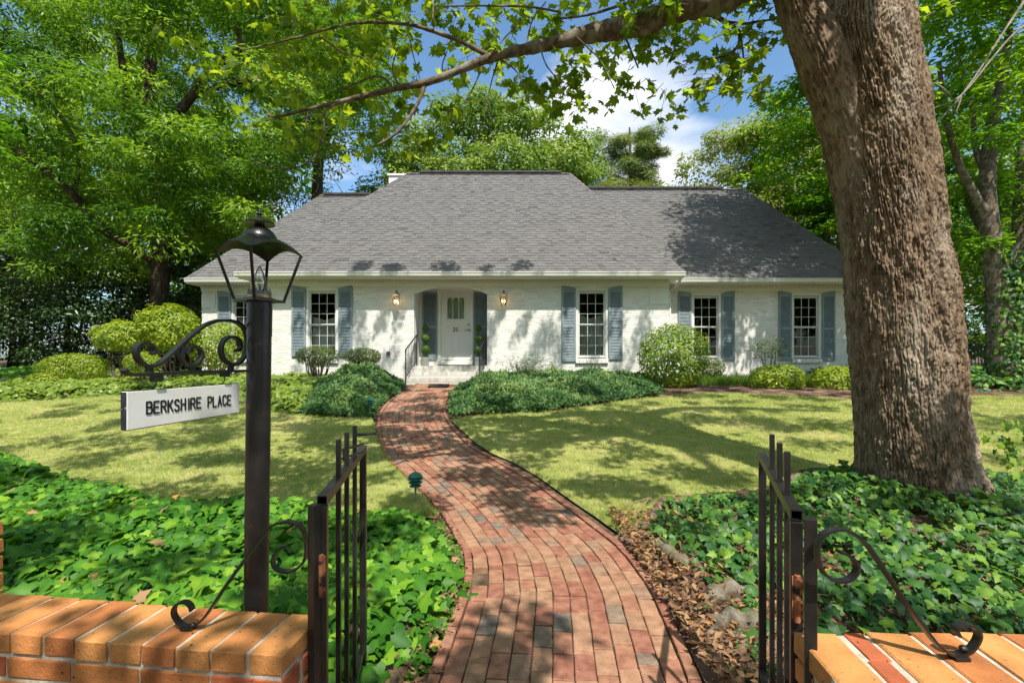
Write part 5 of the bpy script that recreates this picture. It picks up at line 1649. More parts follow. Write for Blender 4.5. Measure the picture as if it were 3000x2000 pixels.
SEED = [(1000, 1500, -70, 125, 40), (1500, 2050, -70, 105, 46), (1050, 1250, 120, 200, 9), (1190, 1440, 240, 330, 9), (1500, 1720, 150, 285, 20), (1700, 1900, 100, 270, 22), (1880, 2250, 0, 280, 46),
        (790, 1000, -10, 130, 20), (790, 1010, 170, 400, 26), (1000, 1180, 60, 200, 12), (1110, 1180, 300, 420, 8), (2060, 2190, 120, 290, 16), (1330, 1480, 90, 170, 8), (1560, 1690, 250, 300, 8), (560, 800, 90, 260, 9),
        (1210, 1320, 400, 430, 5), (1700, 1790, 395, 330, 0), (2120, 2340, -40, 110, 16)]
LP, LN, LTn, LSz = [], [], [], []
tw = MB()
for x0, x1, y0, y1, n in SEED:
    for _ in range(n):
        Z = random.uniform(4.5, 5.6) if x0 < 1880 else random.uniform(4.8, 5.7)
        p = P(random.uniform(x0, x1), random.uniform(y0, y1), Z)
        d = Vector((random.gauss(-.5, .7), random.gauss(0, .6), random.gauss(-.15, .4))).normalized()
        L = random.uniform(.25, .5)
        e = p + d * L + Vector((0, 0, -.08 * L))
        tw.tube([p, (p + e) / 2 + Vector((0, 0, .02)), e], [.0028, .0022, .001], 5, cap=False)
        for k in range(random.randint(5, 9)):
            t = random.uniform(.1, 1.05); b = p.lerp(e, t)
            o = Vector((random.gauss(0, 1), random.gauss(0, 1), random.gauss(-.45, .6))).normalized()
            LP.append(tuple(b + o * random.uniform(.02, .05))); LTn.append(tuple(o + Vector((0, 0, -.35))))
            LN.append((random.gauss(0, .6), random.gauss(-.25, .5), random.choice((1, 1, -1)) * random.uniform(.4, 1.1))); LSz.append(random.uniform(.07, .135))
# loose sprays on the right of the trunk
for px_, py_ in ((2700, 40), (2712, 180), (2735, 200), (2722, 240), (2760, 10), (2770, 18), (2700, 60), (2735, 232), (2750, 275), (2715, 290), (2790, 5)):
    for _ in range(2):
        p = P(px_ + random.uniform(-14, 14), py_ + random.uniform(-14, 14), 4.9); LP.append(tuple(p)); LTn.append((random.gauss(0, 1), random.gauss(0, 1), -.8)); LN.append((random.gauss(0, .5), -.4, 1)); LSz.append(random.uniform(.07, .12))
px_branch([(2688, 62, 4.95, 2), (2730, 40, 4.95, 2.6), (2790, 5, 4.95, 3), (2860, -40, 4.95, 3.4)], n=6)
tw.build('twigs', M['barkthin'], maple)['kind'] = 'stuff'
LP, LN, LTn, LSz = map(np.array, (LP, LN, LTn, LSz))
LT_ = rng.random(len(LP)) * .75 + .12 * (LP[:, 1] > 4.8)


def split_leaves(parent, Pn, Nn, Tn, Sz, tint, shape, mat, stuff_name, nmax=300):
    """the 300 that show largest as parts of their own, the rest joined"""
    px = 1500 + Pn[:, 0] / Pn[:, 1] * F; py = 1050 - (Pn[:, 2] - EYE) / Pn[:, 1] * F
    inv = (px > 5) & (px < 2995) & (py > 5) & (py < 1995) & (Pn[:, 1] > .5)
    ap = np.where(inv, Sz / np.maximum(Pn[:, 1], .3), 0)
    order = np.argsort(-ap); big = order[:nmax]; rest = order[nmax:]
    for i in big:
        V, FF, tt = leaf_arrays(Pn[i:i + 1], Nn[i:i + 1], Tn[i:i + 1], Sz[i:i + 1], tint[i:i + 1], shape)
        c = V.mean(0); me = mesh_np('leaf', V - c, FF, mat, tt)
        o = link('leaf', me, parent); o.location = c
    leaves(stuff_name, Pn[rest], Nn[rest], Tn[rest], Sz[rest], tint[rest], shape, mat, parent)


split_leaves(maple, LP, LN, LTn, LSz, LT_, 'maple', G['maple'], 'foliage')

# the crown overhead: it lies above the picture and throws the dappled shade
def shade_clumps(x, y, z, rad, lo, hi):
    """clump centres on the sun's side of the given places, high enough to stay above the picture"""
    y = np.asarray(y, float)
    t0 = (EYE + .25 + .745 * y + rad - z) / (SDN[2] - .745 * SDN[1])
    t = np.maximum(t0, 5.5) + rng.uniform(lo, hi, len(x))
    return np.stack([x + SDN[0] * t, y + SDN[1] * t, z + SDN[2] * t], 1)


CC, RR = [], []
for n, xr, yr, r0, r1 in ((240, (-9.5, 9.5), (4.6, 9.2), .13, .42), (215, (-9.5, 9.5), (9.2, 13.4), .12, .32), (40, (-4.5, 5.0), (.8, 4.6), .18, .50)):
    rad = rng.uniform(r0, r1, n); x = rng.uniform(*xr, n); y = rng.uniform(*yr, n)
    ok = ~((np.abs(x + .287 * (y - 4.95) - 4.1) < .8) & (y > 4.9) & (y < 8.6)); x, y, rad = x[ok], y[ok], rad[ok]
    CC.append(shade_clumps(x, y, g(y), rad, .1, 1.6)); RR.append(rad)
n = 64; rad = rng.uniform(.18, .36, n); CC.append(shade_clumps(rng.uniform(-6.5, 4.0, n), np.full(n, YM), rng.uniform(1.2, 3.0, n), rad, .3, 3)); RR.append(rad)
n = 12; rad = rng.uniform(.16, .30, n); CC.append(shade_clumps(rng.uniform(-5.2, 1.2, n), np.full(n, 13.95), rng.uniform(3.95, 4.35, n), rad, .3, 2)); RR.append(rad)
wC, wR = CC.pop(-2), RR.pop(-2)
C = np.vstack(CC); rad = np.concatenate(RR)
Pn, Nn, Tn, tt = clump_leaves(C, rad, (430 * np.pi * rad ** 2).astype(int) + 12, .9, .9, .3, .5, .1)
leaves('crown', Pn, Nn, Tn, rng.uniform(.09, .15, len(Pn)), tt, 'oval', G['maple'], maple)
# drooping sprays whose shadows streak the wall
Pn, Nn, Tn, tt = clump_leaves(wC, wR * .55, (260 * np.pi * wR ** 2).astype(int) + 12, 1.0, .9, .3, .5, .1)
k_ = np.repeat(wC, (260 * np.pi * wR ** 2).astype(int) + 12, 0); dz_ = (Pn - k_)[:, 2] * 3.2
Pn[:, 2] = k_[:, 2] + dz_; Pn[:, 0] += .45 * dz_
leaves('drooping_sprays', Pn, Nn, Tn, rng.uniform(.07, .12, len(Pn)), tt, 'oval', G['maple'], maple)
print('maple clumps', len(C))


# ================================================================== BACKGROUND TREES
def tree(name, label, base, paths, clumps, rads, per, lsize, leafm, barkm='barkdark', shape='oval', group=None, cat='tree', **kw):
    r = empty(name, base, label, cat, group)
    t = MB()
    for pts in paths:
        q = spline(pts, 5); t.tube([p[:3] for p in q], [max(float(p[3]), .01) for p in q], 9)
    t.build('trunk', M[barkm], r, smooth=True)
    Pn, Nn, Tn, tt = clump_leaves(np.asarray(clumps), np.asarray(rads), per, **kw)
    leaves('crown', Pn, Nn, Tn, rng.uniform(lsize * .7, lsize * 1.25, len(Pn)), tt, shape, G[leafm], r)
    return r


def pxp(lst, Z, dz=0):
    return [(*P(x, y, Z + dz * i), w * Z / F) for i, (x, y, w) in enumerate(lst)]


# 1 the spreading oak on the left
Zo = 19.5
paths = [pxp([(462, 1085, 34), (465, 950, 26), (470, 800, 24), (474, 690, 25), (462, 560, 24), (452, 430, 22), (447, 395, 20)], Zo),
         pxp([(447, 420, 15), (395, 380, 12), (374, 330, 11), (362, 240, 10), (355, 170, 8), (340, 60, 6)], Zo, -.2), pxp([(448, 410, 12), (430, 330, 9), (432, 200, 7), (440, 60, 5)], Zo, .3),
         pxp([(452, 420, 16), (500, 360, 14), (560, 285, 12), (600, 228, 12), (663, 170, 10), (702, 145, 8), (697, 70, 5)], Zo, -.3), pxp([(470, 400, 13), (532, 318, 10), (578, 276, 9), (702, 238, 8), (808, 221, 6), (850, 200, 3)], Zo, .2),
         pxp([(472, 770, 14), (425, 748, 12), (332, 692, 11), (276, 655, 11), (238, 606, 10), (208, 561, 9), (106, 480, 8), (0, 412, 7), (-80, 380, 5)], Zo, -.25), pxp([(215, 565, 8), (230, 468, 7), (204, 383, 6), (140, 298, 6), (85, 255, 5), (25, 225, 3)], Zo, -.1),
         pxp([(474, 720, 11), (560, 660, 8), (660, 610, 6), (760, 560, 4)], Zo, -.2), pxp([(447, 430, 11), (440, 250, 9), (470, 100, 7), (500, -60, 5)], Zo, .5)]
C = np.vstack([ell_clumps((-13.6, Zo + .3, 12.0), (8.8, 4.2, 8.2), 340, .45), ell_clumps((-15.5, Zo - 1.5, 7.6), (6.4, 3.2, 3.4), 70, .3), ell_clumps((-10.5, Zo - .5, 15.6), (6, 3.5, 4), 60, .3)])
C = C[C[:, 2] > 4.6]
C = C[~((C[:, 0] / C[:, 1] * F + 1500 > 860) & (C[:, 2] < 10))]
pxC = C[:, 0] / C[:, 1] * F + 1500; pyC = 1050 - (C[:, 2] - EYE) / C[:, 1] * F
C = C[~((pxC > 310) & (pxC < 760) & (pyC > 130) & (pyC < 480) & (C[:, 1] < Zo + 1.2) & (rng.random(len(C)) < .55))]
C = C[~((pxC[:len(C)] * 0 + C[:, 0] / C[:, 1] * F + 1500 < 300) & (C[:, 1] < Zo) & (1050 - (C[:, 2] - EYE) / C[:, 1] * F > 380) & (1050 - (C[:, 2] - EYE) / C[:, 1] * F < 600) & (rng.random(len(C)) < .6))]
tree('oak_tree', 'large spreading oak with dark forked limbs left of the house', (*paths[0][0][:2], .95), paths, C, rng.uniform(.55, 1.25, len(C)), 280, .22, 'oak', shape='narrow', flat=.5, up=.9)

# 2 tall bright tree behind the oak, reaching the top left centre
C = np.vstack([ell_clumps((-10.5, 27, 20), (4.4, 4, 8), 120, .3), ell_clumps((-18.5, 27, 18), (9, 4, 11), 170, .2)])
tree('tall_tree', 'tall bright green tree behind the oak, at the edge of the open sky', (-11, 27, 1), [[(-11, 27, 1, .4), (-10.8, 27, 10, .3), (-10.3, 27, 20, .15), (-10.2, 27, 26, .05)], [(-10.8, 27, 12, .2), (-9, 27, 17, .12), (-7.6, 27, 21, .04)]], C, rng.uniform(.7, 1.5, len(C)), 240, .26, 'tall')

# 3 bright maple reaching in at the left edge
C = np.vstack([ell_clumps((-12.6, 10.2, 6.4), (1.9, 1.5, 2.4), 40, .2), ell_clumps((-14.5, 10.5, 9), (3, 2, 3), 30, .2)])
C = C[C[:, 0] / C[:, 1] * F + 1500 < 60]
tree('young_maple', 'yellow-green maple boughs reaching in from the far left edge', (-14, 10.5, .5), [[(-14, 10.5, .5, .2), (-14, 10.5, 5, .16), (-14.2, 10.5, 10, .08)], [(-14, 10.5, 4, .1), (-12.4, 10.3, 5.6, .06), (-11, 10.1, 6.2, .02)]], C, rng.uniform(.4, .75, len(C)), 150, .16, 'rmaple', flat=.35, up=1.3)

# 4 dark evergreens at the left boundary
for i, (px_, Z, rx, rz, top, lab) in enumerate(((30, 19.5, 2.2, 3.2, 6.6, 'dark evergreen holly at the far left boundary'), (190, 18.6, 2.0, 2.6, 5.2, 'dark evergreen holly second from the left edge'), (330, 19.2, 1.9, 2.6, 5.2, 'dark evergreen holly left of the oak trunk'),
                                               (545, 20.6, 1.9, 2.9, 6.4, 'dark evergreen holly between the oak trunk and the house'), (-120, 18, 2.4, 3.4, 7, 'dark evergreen holly cut by the left edge'), (430, 21.5, 2.0, 2.4, 4.6, 'dark evergreen holly behind the oak trunk'), (640, 23.5, 2.2, 3.0, 6.5, 'dark evergreen holly beside the end of the left wing'))):
    x = Xp(px_, Z)
    C = ell_clumps((x, Z, top - rz), (rx, 1.5, rz), 60, .35); C = C[C[:, 2] > .9]
    tree('holly', lab, (x, Z, .95), [[(x, Z, .9, .14), (x + .1, Z, 2.4, .1), (x, Z, top - 1, .03)], [(x + .2, Z, .9, .08), (x + .7, Z, 3, .04), (x + 1, Z, top - 1.5, .02)]], C, rng.uniform(.4, .8, len(C)), 150, .15, 'holly', group='dark hollies along the left boundary', cat='tree')

# 5 trees behind the house
C = np.vstack([ell_clumps((Xp(1420, 30), 30, 11.3), (7.4, 4, 6.3), 310, .45), ell_clumps((Xp(1130, 30), 30, 8.5), (3.4, 3, 3.2), 60, .3)])
tree('broad_tree', 'broad rounded tree rising behind the middle of the roof', (Xp(1400, 30), 30, 1), [[(Xp(1400, 30), 30, 1, .4), (Xp(1400, 30), 30, 8, .3), (Xp(1390, 30), 30, 15, .1)]], C, rng.uniform(.7, 1.45, len(C)), 260, .26, 'back')
C = []
for k in range(95):
    a = random.uniform(0, 6.28); h = random.uniform(0, 1); rr = 3.0 * math.sin(min(1, .25 + h) * 2.2) * random.uniform(.4, 1)
    C.append((Xp(1848, 37) + rr * math.cos(a), 37 + rr * .8 * math.sin(a), 10 + 9.0 * h))
C = np.array(C)
xp_ = Xp(1848, 37)
tree('pine_tree', 'olive-brown pine with open crown behind the roof, right of the broad tree', (xp_, 37, 1), [[(xp_, 37, 1, .35), (xp_ + .1, 37, 10, .28), (xp_ - .1, 37, 19, .06)]] + [[(xp_, 37, z, .1), (xp_ + d * 1.2, 37, z + .3, .07), (xp_ + d * 2.6, 37, z + .9, .03)] for z, d in ((11, 1), (12.5, -1), (14, 1), (15, -1), (16.5, .8))],
     C, rng.uniform(.5, .9, len(C)), 330, .5, 'pine', 'barkdark', 'needle', flat=.5, up=.9, outw=.8)
C = ell_clumps((Xp(1835, 26), 26, 8.0), (2.8, 2, 3.0), 110, .4)
tree('rounded_tree', 'low olive-green rounded tree just above the right wing ridge', (Xp(1845, 26), 26, 1), [[(Xp(1845, 26), 26, 1, .2), (Xp(1845, 26), 26, 8, .06)]], C, rng.uniform(.5, .9, len(C)), 230, .17, 'olive', shape='narrow')
C = np.vstack([ell_clumps((Xp(2230, 25), 25, 9.2), (4.4, 3, 4.8), 150, .4), ell_clumps((Xp(2420, 25), 25, 8.5), (4, 3, 5), 70, .3)])
xx = Xp(2330, 25)
tree('pale_tree', 'pale green airy tree behind the right wing roof', (xx, 25, 1), [[(xx, 25, 1, .3), (xx - .2, 25, 6, .2), (xx - 1.2, 25, 10, .1), (xx - 2, 25, 13, .04)], [(xx - .2, 25, 5.5, .15), (xx - 3, 25, 8, .08), (xx - 5, 25, 9.5, .03)], [(xx, 25, 4.5, .13), (xx - 2.4, 25, 5.6, .08), (xx - 4.6, 25, 7, .03)]],
     C, rng.uniform(.5, 1.1, len(C)), 170, .2, 'pale', shape='oval')
C = np.vstack([ell_clumps((Xp(1010, 25.5), 25.5, 7), (2.4, 1.5, 3.2), 34, .3), ell_clumps((Xp(900, 27), 27, 8), (3, 2, 4), 40, .3)])
xx = Xp(1040, 25.5)
tree('bare_tree', 'tree with pale bare branches left of the chimney', (xx, 25.5, 1), [[(xx, 25.5, 1, .2), (xx, 25.5, 6, .14), (xx - .3, 25.5, 9.5, .06)]] + [[(xx - .1, 25.5, z, .07), (xx + dx_ * .6, 25.4, z + .5, .05), (xx + dx_ * 1.4, 25.3, z + 1.3, .03), (xx + dx_ * 2.0, 25.3, z + 1.7, .012)] for z, dx_ in ((6.6, 1), (7.2, -1), (7.8, 1.1), (8.3, -.9), (8.8, .8), (7.0, .6), (9.0, -.5))],
     C, rng.uniform(.4, .8, len(C)), 120, .16, 'pale', 'barkpale')

# 6 right-hand trees
Zr = 12.6
paths = [pxp([(2942, 1110, 34), (2930, 1000, 30), (2925, 860, 27), (2905, 700, 24), (2893, 560, 20), (2900, 420, 18), (2920, 300, 14), (2950, 150, 10), (2960, 0, 8)], Zr), pxp([(2898, 640, 13), (2850, 560, 11), (2810, 480, 9), (2770, 330, 7), (2750, 180, 5)], Zr, -.1),
         pxp([(2925, 820, 14), (2960, 760, 12), (3000, 690, 10), (3060, 600, 8)], Zr, -.1), pxp([(2893, 520, 10), (2860, 440, 8), (2845, 300, 6), (2800, 140, 4)], Zr, .2)]
C = np.vstack([ell_clumps((11.6, 13.2, 8.6), (4.6, 2.6, 5.2), 120, .35), ell_clumps((11.2, 11.5, 14.0), (4.6, 3.8, 4.2), 130, .3), ell_clumps((8.9, 16.6, 9.0), (2.2, 1.6, 3.0), 26, .3)])
pxC = C[:, 0] / C[:, 1] * F + 1500; pyC = 1050 - (C[:, 2] - EYE) / C[:, 1] * F
keep = ~((pxC < 2260) & (pyC > 0)) & ~((pxC < 2520) & (pyC > 60) & (C[:, 1] < 14.8) & (pxC > 1900)) & (C[:, 2] > 3.8) & ~((pyC > 560) & (pxC < 2560))
C = C[keep]
rt = tree('right_maple', 'leafy green maple with mottled ivy-clad trunk at the right edge', (*paths[0][0][:2], .75), paths, C, rng.uniform(.5, 1.1, len(C)), 190, .18, 'rmaple', 'barkthin', flat=.38, up=1.3)
q0 = P(2935, 900, Zr)
n = 1500
zz = rng.uniform(.8, 4.2, n); th = rng.uniform(0, 2 * np.pi, n); rr = .34 + .10 * rng.random(n)
Pn = np.stack([q0.x + .12 + rr * np.cos(th), q0.y + rr * np.sin(th), zz], 1); Nn = np.stack([np.cos(th), np.sin(th), .3 + 0 * th], 1) + rdir(n) * .4
leaves('climbing_ivy', Pn, Nn, rdir(n) - UP * .8, rng.uniform(.07, .12, n), rng.random(n), 'ivy', G['ivydark'], rt)
xx = Xp(2985, 15.5)
C = np.vstack([ell_clumps((xx + .5, 16.5, 8), (5, 2.5, 7), 110, .3)]); C = C[(C[:, 2] > 2.2)]
pxC = C[:, 0] / C[:, 1] * F + 1500; C = C[pxC > 2560]
tree('side_maple', 'second leafy maple behind the ivy-clad trunk at the right', (xx, 15.5, .9), [[(xx, 15.5, .9, .22), (xx, 15.5, 6, .17), (xx + .4, 15.5, 12, .06)], [(xx, 15.5, 3, .12), (xx - 1.4, 15.5, 6, .08), (xx - 2.4, 15.5, 9, .03)]], C, rng.uniform(.5, 1.0, len(C)), 170, .19, 'oak', 'barkthin', flat=.4, up=1.2)
xx = Xp(2760, 19)
C = np.vstack([ell_clumps((xx, 19.5, 7), (5.2, 2.5, 6.5), 90, .3), ell_clumps((xx + 2, 20, 3.2), (4.5, 2, 2), 40, .3)]); C = C[C[:, 2] > 1.6]
pxC = C[:, 0] / C[:, 1] * F + 1500; C = C[pxC > 2480]
tree('shade_tree', 'darker leafy tree in the shade behind the big trunk', (xx, 19, .95), [[(xx, 19, .95, .2), (xx + .2, 19, 5, .15), (xx, 19, 10, .05)], [(xx + 2.2, 19.4, .95, .16), (xx + 2.4, 19.4, 5, .12), (xx + 2.2, 19.4, 9, .05)]], C, rng.uniform(.5, 1.1, len(C)), 190, .2, 'oak', flat=.5, up=1.0)
C = np.vstack([ell_clumps((Xp(2330, 23.8), 23.8, 10.6), (3.0, 2, 4.2), 80, .3), ell_clumps((Xp(2440, 23), 23, 8), (2.4, 2, 4.4), 60, .3)])
xx = Xp(2420, 23.5)
tree('garden_maple', 'vivid green maple behind the right end of the roof', (xx, 23.5, 1), [[(xx, 23.5, 1, .2), (xx, 23.5, 7, .15), (xx - .5, 23.5, 12, .05)]], C, rng.uniform(.5, 1.0, len(C)), 190, .22, 'rmaple', 'barkthin', flat=.38, up=1.3)
# pale dead twigs crossing in front of the right foliage
m = MB()
for pts in ([(2740, 365, 1), (2800, 300, 1.8), (2860, 220, 2.4), (2930, 110, 3), (3010, -10, 3.6)], [(2730, 320, 1.2), (2815, 280, 1.8), (2900, 180, 2.4), (2960, 110, 3), (3020, 60, 3.4)], [(2800, 330, 1.4), (2812, 300, 2), (2815, 280, 2.4)], [(2700, 235, 1.2), (2750, 250, 1.8), (2785, 280, 2)]):
    q = spline(pxp(pts, 9), 6); m.tube([p[:3] for p in q], [float(p[3]) for p in q], 7)
m.build('dead_branch', M['barkpale'], rt, smooth=True)

# 7 the wood beyond: three crowns, copied
protos = []
for k in range(3):
    C = ell_clumps((0, 0, 8.5), (5.2, 4, 6.0), 70, .35); C = C[C[:, 2] > 2.2]
    r = empty('background_tree', (0, 0, 0)); MB().tube([(0, 0, -.5), (.1, 0, 5), (0, 0, 12)], [.3, .22, .06], 8).build('trunk', M['barkdark'], r)
    Pn, Nn, Tn, tt = clump_leaves(C, rng.uniform(.9, 1.7, len(C)), 120)
    leaves('crown', Pn, Nn, Tn, rng.uniform(.3, .5, len(Pn)), tt, 'oval', G[('back', 'oak', 'tall')[k]], r)
    protos.append(r)
spots = [(-44, 40), (-35, 36), (-27, 42), (-30, 30), (-20, 36), (-37, 26), (-13, 44), (-4, 46), (12, 46), (21, 40), (28, 35), (35, 40), (43, 36), (31, 27), (50, 46), (-54, 46), (24, 30), (-24, 31), (40, 28), (-45, 29)]
names = ['far left', 'left']
used = [0, 0, 0]
for i, (x, y) in enumerate(spots):
    k = i % 3
    if not used[k]:
        r = protos[k]; used[k] = 1
    else:
        r = protos[k].copy(); COL.objects.link(r)
        for c in protos[k].children:
            cc = c.copy(); COL.objects.link(cc); cc.parent = r; cc.matrix_parent_inverse = Matrix.Identity(4)
    r.location = (x, y, float(g(y)) - .1); r.rotation_euler = (0, 0, i * 1.9); s = .9 + .35 * ((i * 37) % 10) / 10; r.scale = (s, s, s * 1.05)
    sidew = 'left of the house, behind the hollies' if x < -16 else ('behind the house roof' if x < 15 else 'right of the house, behind the maples')
    tag(r, 'distant green tree in the wood ' + sidew, 'tree', 'distant wood ' + sidew)

# across the street, behind the viewer: seen only mirrored in the window panes
for i, (x, y) in enumerate(((-15, -19), (-6, -21), (3, -18.5), (12, -20), (21, -19), (-25, -20), (-10, -28), (8, -27), (27, -26), (31, -19), (37, -23), (42, -18), (-20, -25), (-1, -25), (16, -24.5), (-31, -24), (21, -30), (33, -30), (-14, -33), (3, -33))):
    r = protos[i % 3].copy(); COL.objects.link(r)
    for c in protos[i % 3].children:
        cc = c.copy(); COL.objects.link(cc); cc.parent = r; cc.matrix_parent_inverse = Matrix.Identity(4)
    r.location = (x, y, 0); r.rotation_euler = (0, 0, i * 1.3); r.scale = (1.25, 1.25, 1.35)
    tag(r, 'tree across the street mirrored in the window panes', 'tree', 'trees across the street')


# ================================================================== SHRUBS AND BEDS
def shrub(name, label, c, r, n, size, mat, group=None, lump=.14, shell=.72, shape='oval', stems=None, zmin=None, outw=1.0, up=.35, extra=None):
    ro = empty(name, (c[0], c[1], float(g(c[1]))), label, 'shrub', group)
    d = rdir(n)
    lu = 1 + lump * (vnoise(d[:, 0] * 3 + c[0] * 3, d[:, 2] * 3 + d[:, 1] * 2 + 9, 1) - .5) * 2
    rr = (shell + (1 - shell) * rng.random(n) ** .5) * lu
    Pn = np.array(c) + d * np.array(r) * rr[:, None]
    if zmin is not None:
        k = Pn[:, 2] > zmin; Pn, d = Pn[k], d[k]
    Nn = d * outw + UP * up + rdir(len(d)) * .55
    Tn = rdir(len(d)) + UP * .35 + d * .5
    tt = vnoise(Pn[:, 0], Pn[:, 2], 4) * .4 + rng.random(len(d)) * .6
    leaves('foliage', Pn, Nn, Tn, rng.uniform(size * .7, size * 1.25, len(d)), tt, shape, G[mat], ro)
    gz = float(g(c[1]))
    sm_ = MB()
    for i in range(stems or 5):
        a = random.uniform(0, 6.28); rr_ = random.uniform(.2, .75)
        top = Vector((c[0] + r[0] * rr_ * math.cos(a), c[1] + r[1] * rr_ * math.sin(a), c[2] + r[2] * random.uniform(-.2, .3)))
        b = Vector((c[0] + .12 * r[0] * math.cos(a), c[1] + .12 * r[1] * math.sin(a), gz - .03)); mid = b.lerp(top, .5) + Vector((random.gauss(0, .04), random.gauss(0, .04), 0))
        sm_.tube([b, mid, top], [.018, .014, .006], 6)
    sm_.build('stems', M['barkthin'], ro)
    return ro


def pz(px, py, Z):
    v = P(px, py, Z); return (v.x, v.y, v.z)


shrub('camellia_bush', 'large round clipped camellia bush in front of the right corner', pz(1970, 1047, 12.9), (.95, .85, .92), 7000, .085, 'camellia', lump=.10, zmin=.78, shell=.62)
shrub('azalea_bush', 'low rounded yellow-green bush under the right window, left one', pz(2275, 1110, 12.7), (.71, .6, .42), 4200, .075, 'shrub', 'clipped bushes under the right wing', zmin=.76)
shrub('azalea_bush', 'low rounded yellow-green bush beside the big trunk, right one', pz(2450, 1118, 12.5), (.62, .55, .40), 3800, .075, 'shrub', 'clipped bushes under the right wing', zmin=.76)
shrub('boxwood_bush', 'small dark boxwood half hidden behind the camellia bush', pz(2088, 1078, 14.3), (.33, .3, .32), 1500, .06, 'box', zmin=.9)
nd = shrub('nandina_plant', 'feathery nandina with open tiers of leaves against the right wing', pz(2250, 1022, 14.2), (.62, .4, .36), 900, .09, 'box', lump=.3, shell=.2, shape='narrow', stems=7, up=1.2, outw=.3)
for i, (px_, py_, rx, rz, lab) in enumerate(((930, 1046, .62, .28, 'vase-shaped clipped shrub under the left window'), (1062, 1047, .52, .24, 'vase-shaped clipped shrub left of the door, behind the juniper'))):
    c = pz(px_, py_, 13.2)
    shrub('clipped_shrub', lab, (c[0], c[1], c[2] + .04), (rx, .5, rz), 3000, .05, 'box', 'vase-shaped clipped shrubs', shell=.6, stems=26, lump=.08)
# left group
for nm, px_, py_, Z, r, n, sz, lab in (('laurel_bush', 498, 960, 13.2, (.85, .7, .62), 5200, .085, 'tallest yellow-green clipped laurel behind the sign bracket'), ('laurel_bush', 352, 985, 12.8, (.68, .6, .42), 3200, .08, 'open-stemmed yellow-green laurel at the left of the group'),
                                       ('laurel_bush', 640, 1010, 13.8, (.82, .7, .72), 5200, .08, 'dense laurel in front of the left wing, behind the bracket'), ('box_mound', 222, 1075, 12.6, (.86, .7, .36), 5200, .05, 'low wide clipped mound at the far left'),
                                       ('box_mound', 420, 1062, 12.4, (.45, .4, .28), 2600, .05, 'small clipped mound under the open-stemmed laurel'), ('box_mound', 150, 1110, 12.2, (.5, .4, .2), 1600, .05, 'flat little clipped mound in front of the wide one')):
    shrub(nm, lab, pz(px_, py_, Z), r, n, sz, 'shrub', 'yellow-green clipped shrubs left of the house', zmin=.7 if nm == 'box_mound' else None, stems=9, lump=.2 if nm == 'laurel_bush' else .06)
# twiggy azalea behind the right juniper
shrub('twiggy_azalea', 'sparse twiggy azalea rising behind the right juniper', pz(1545, 1070, 13.6), (.95, .35, .34), 900, .07, 'box', shell=.1, stems=26, shape='narrow', outw=.3, up=.6)

JR = [gr(*p) for p in [(1322, 1222), (1450, 1212), (1600, 1204), (1750, 1184), (1850, 1168), (1945, 1156)]] + [(4.2, 13.9), (1.0, 14.15), (-.5, 14.15), (-.9, 13.3), (-1.38, 12.6), (-1.42, 11.2)]
JL = [gr(*p) for p in [(880, 1216), (1000, 1224), (1092, 1224), (1108, 1195), (1150, 1163), (1188, 1142)]] + [(-3.15, 13.7), (-3.5, 14.1), (-4.8, 13.9), (-5.2, 12.0)]


def mound_z(x, y, poly, H, base=.08):
    e = edist(x, y, poly); return base + (H - base) * smooth(0, .75, e) * (.25 + .85 * vnoise(x, y, 1.9) + .75 * vnoise(x, y, 4.5))


def juniper(label, poly, H, n, peak=None):
    a = np.array(poly); x = rng.uniform(a[:, 0].min(), a[:, 0].max(), n * 3); y = rng.uniform(a[:, 1].min(), a[:, 1].max(), n * 3)
    k = pip(x, y, poly); x, y = x[k][:n], y[k][:n]
    h = mound_z(x, y, poly, H)
    if peak: h = h + peak[2] * np.exp(-((x - peak[0]) ** 2 + (y - peak[1]) ** 2) / peak[3] ** 2)
    ro = empty('juniper', (a[:, 0].mean(), a[:, 1].mean(), float(g(a[:, 1].mean()))), label, 'shrub', 'spreading junipers flanking the path')
    z = g(y) + h * rng.uniform(.35, 1.0, len(x)) ** .5
    c = a.mean(0)
    clump = vnoise(x, y, 3.0)
    od = np.stack([vnoise(x, y, 2.2) - .5, vnoise(x + 40, y + 9, 2.2) - .62, 0 * x], 1) * 2.2
    m_ = 4
    Pn = np.repeat(np.stack([x, y, z], 1), m_, 0)
    d = np.repeat(od, m_, 0) + rng.normal(0, .5, (len(Pn), 3)) + np.array([0, -.12, .6])
    Nn = rdir(len(Pn)) + UP * .8 + np.array([0, -.5, 0])
    tt = np.repeat(clump * .6 + .05 + .2 * smooth(.2, H * 1.2, h), m_) + rng.random(len(Pn)) * .4
    leaves('foliage', Pn, Nn, d, rng.uniform(.045, .115, len(Pn)), tt - .1, 'spray', G['juniper'], ro)
    # woody core so that no ground shows between the sprays
    xs = np.arange(a[:, 0].min(), a[:, 0].max(), .12); ys = np.arange(a[:, 1].min(), a[:, 1].max(), .12)

    def core(X, Y):
        zz_ = g(Y) + mound_z(X, Y, poly, H) * .55
        if peak is not None: zz_ = zz_ + .6 * peak[2] * np.exp(-((X - peak[0]) ** 2 + (Y - peak[1]) ** 2) / peak[3] ** 2)
        return zz_ - .05
    o = grid_sheet('branches', xs, ys, core, M['soil'], poly); o.parent = ro; o.matrix_parent_inverse = Matrix.Translation(-ro.location)
    return ro


juniper('spreading blue-green juniper right of the path, below the right main window', JR, .33, 24000)
juniper('spreading blue-green juniper left of the path, mounded beside the steps', JL, .34, 16000, (-3.9, 12.9, .28, .6))


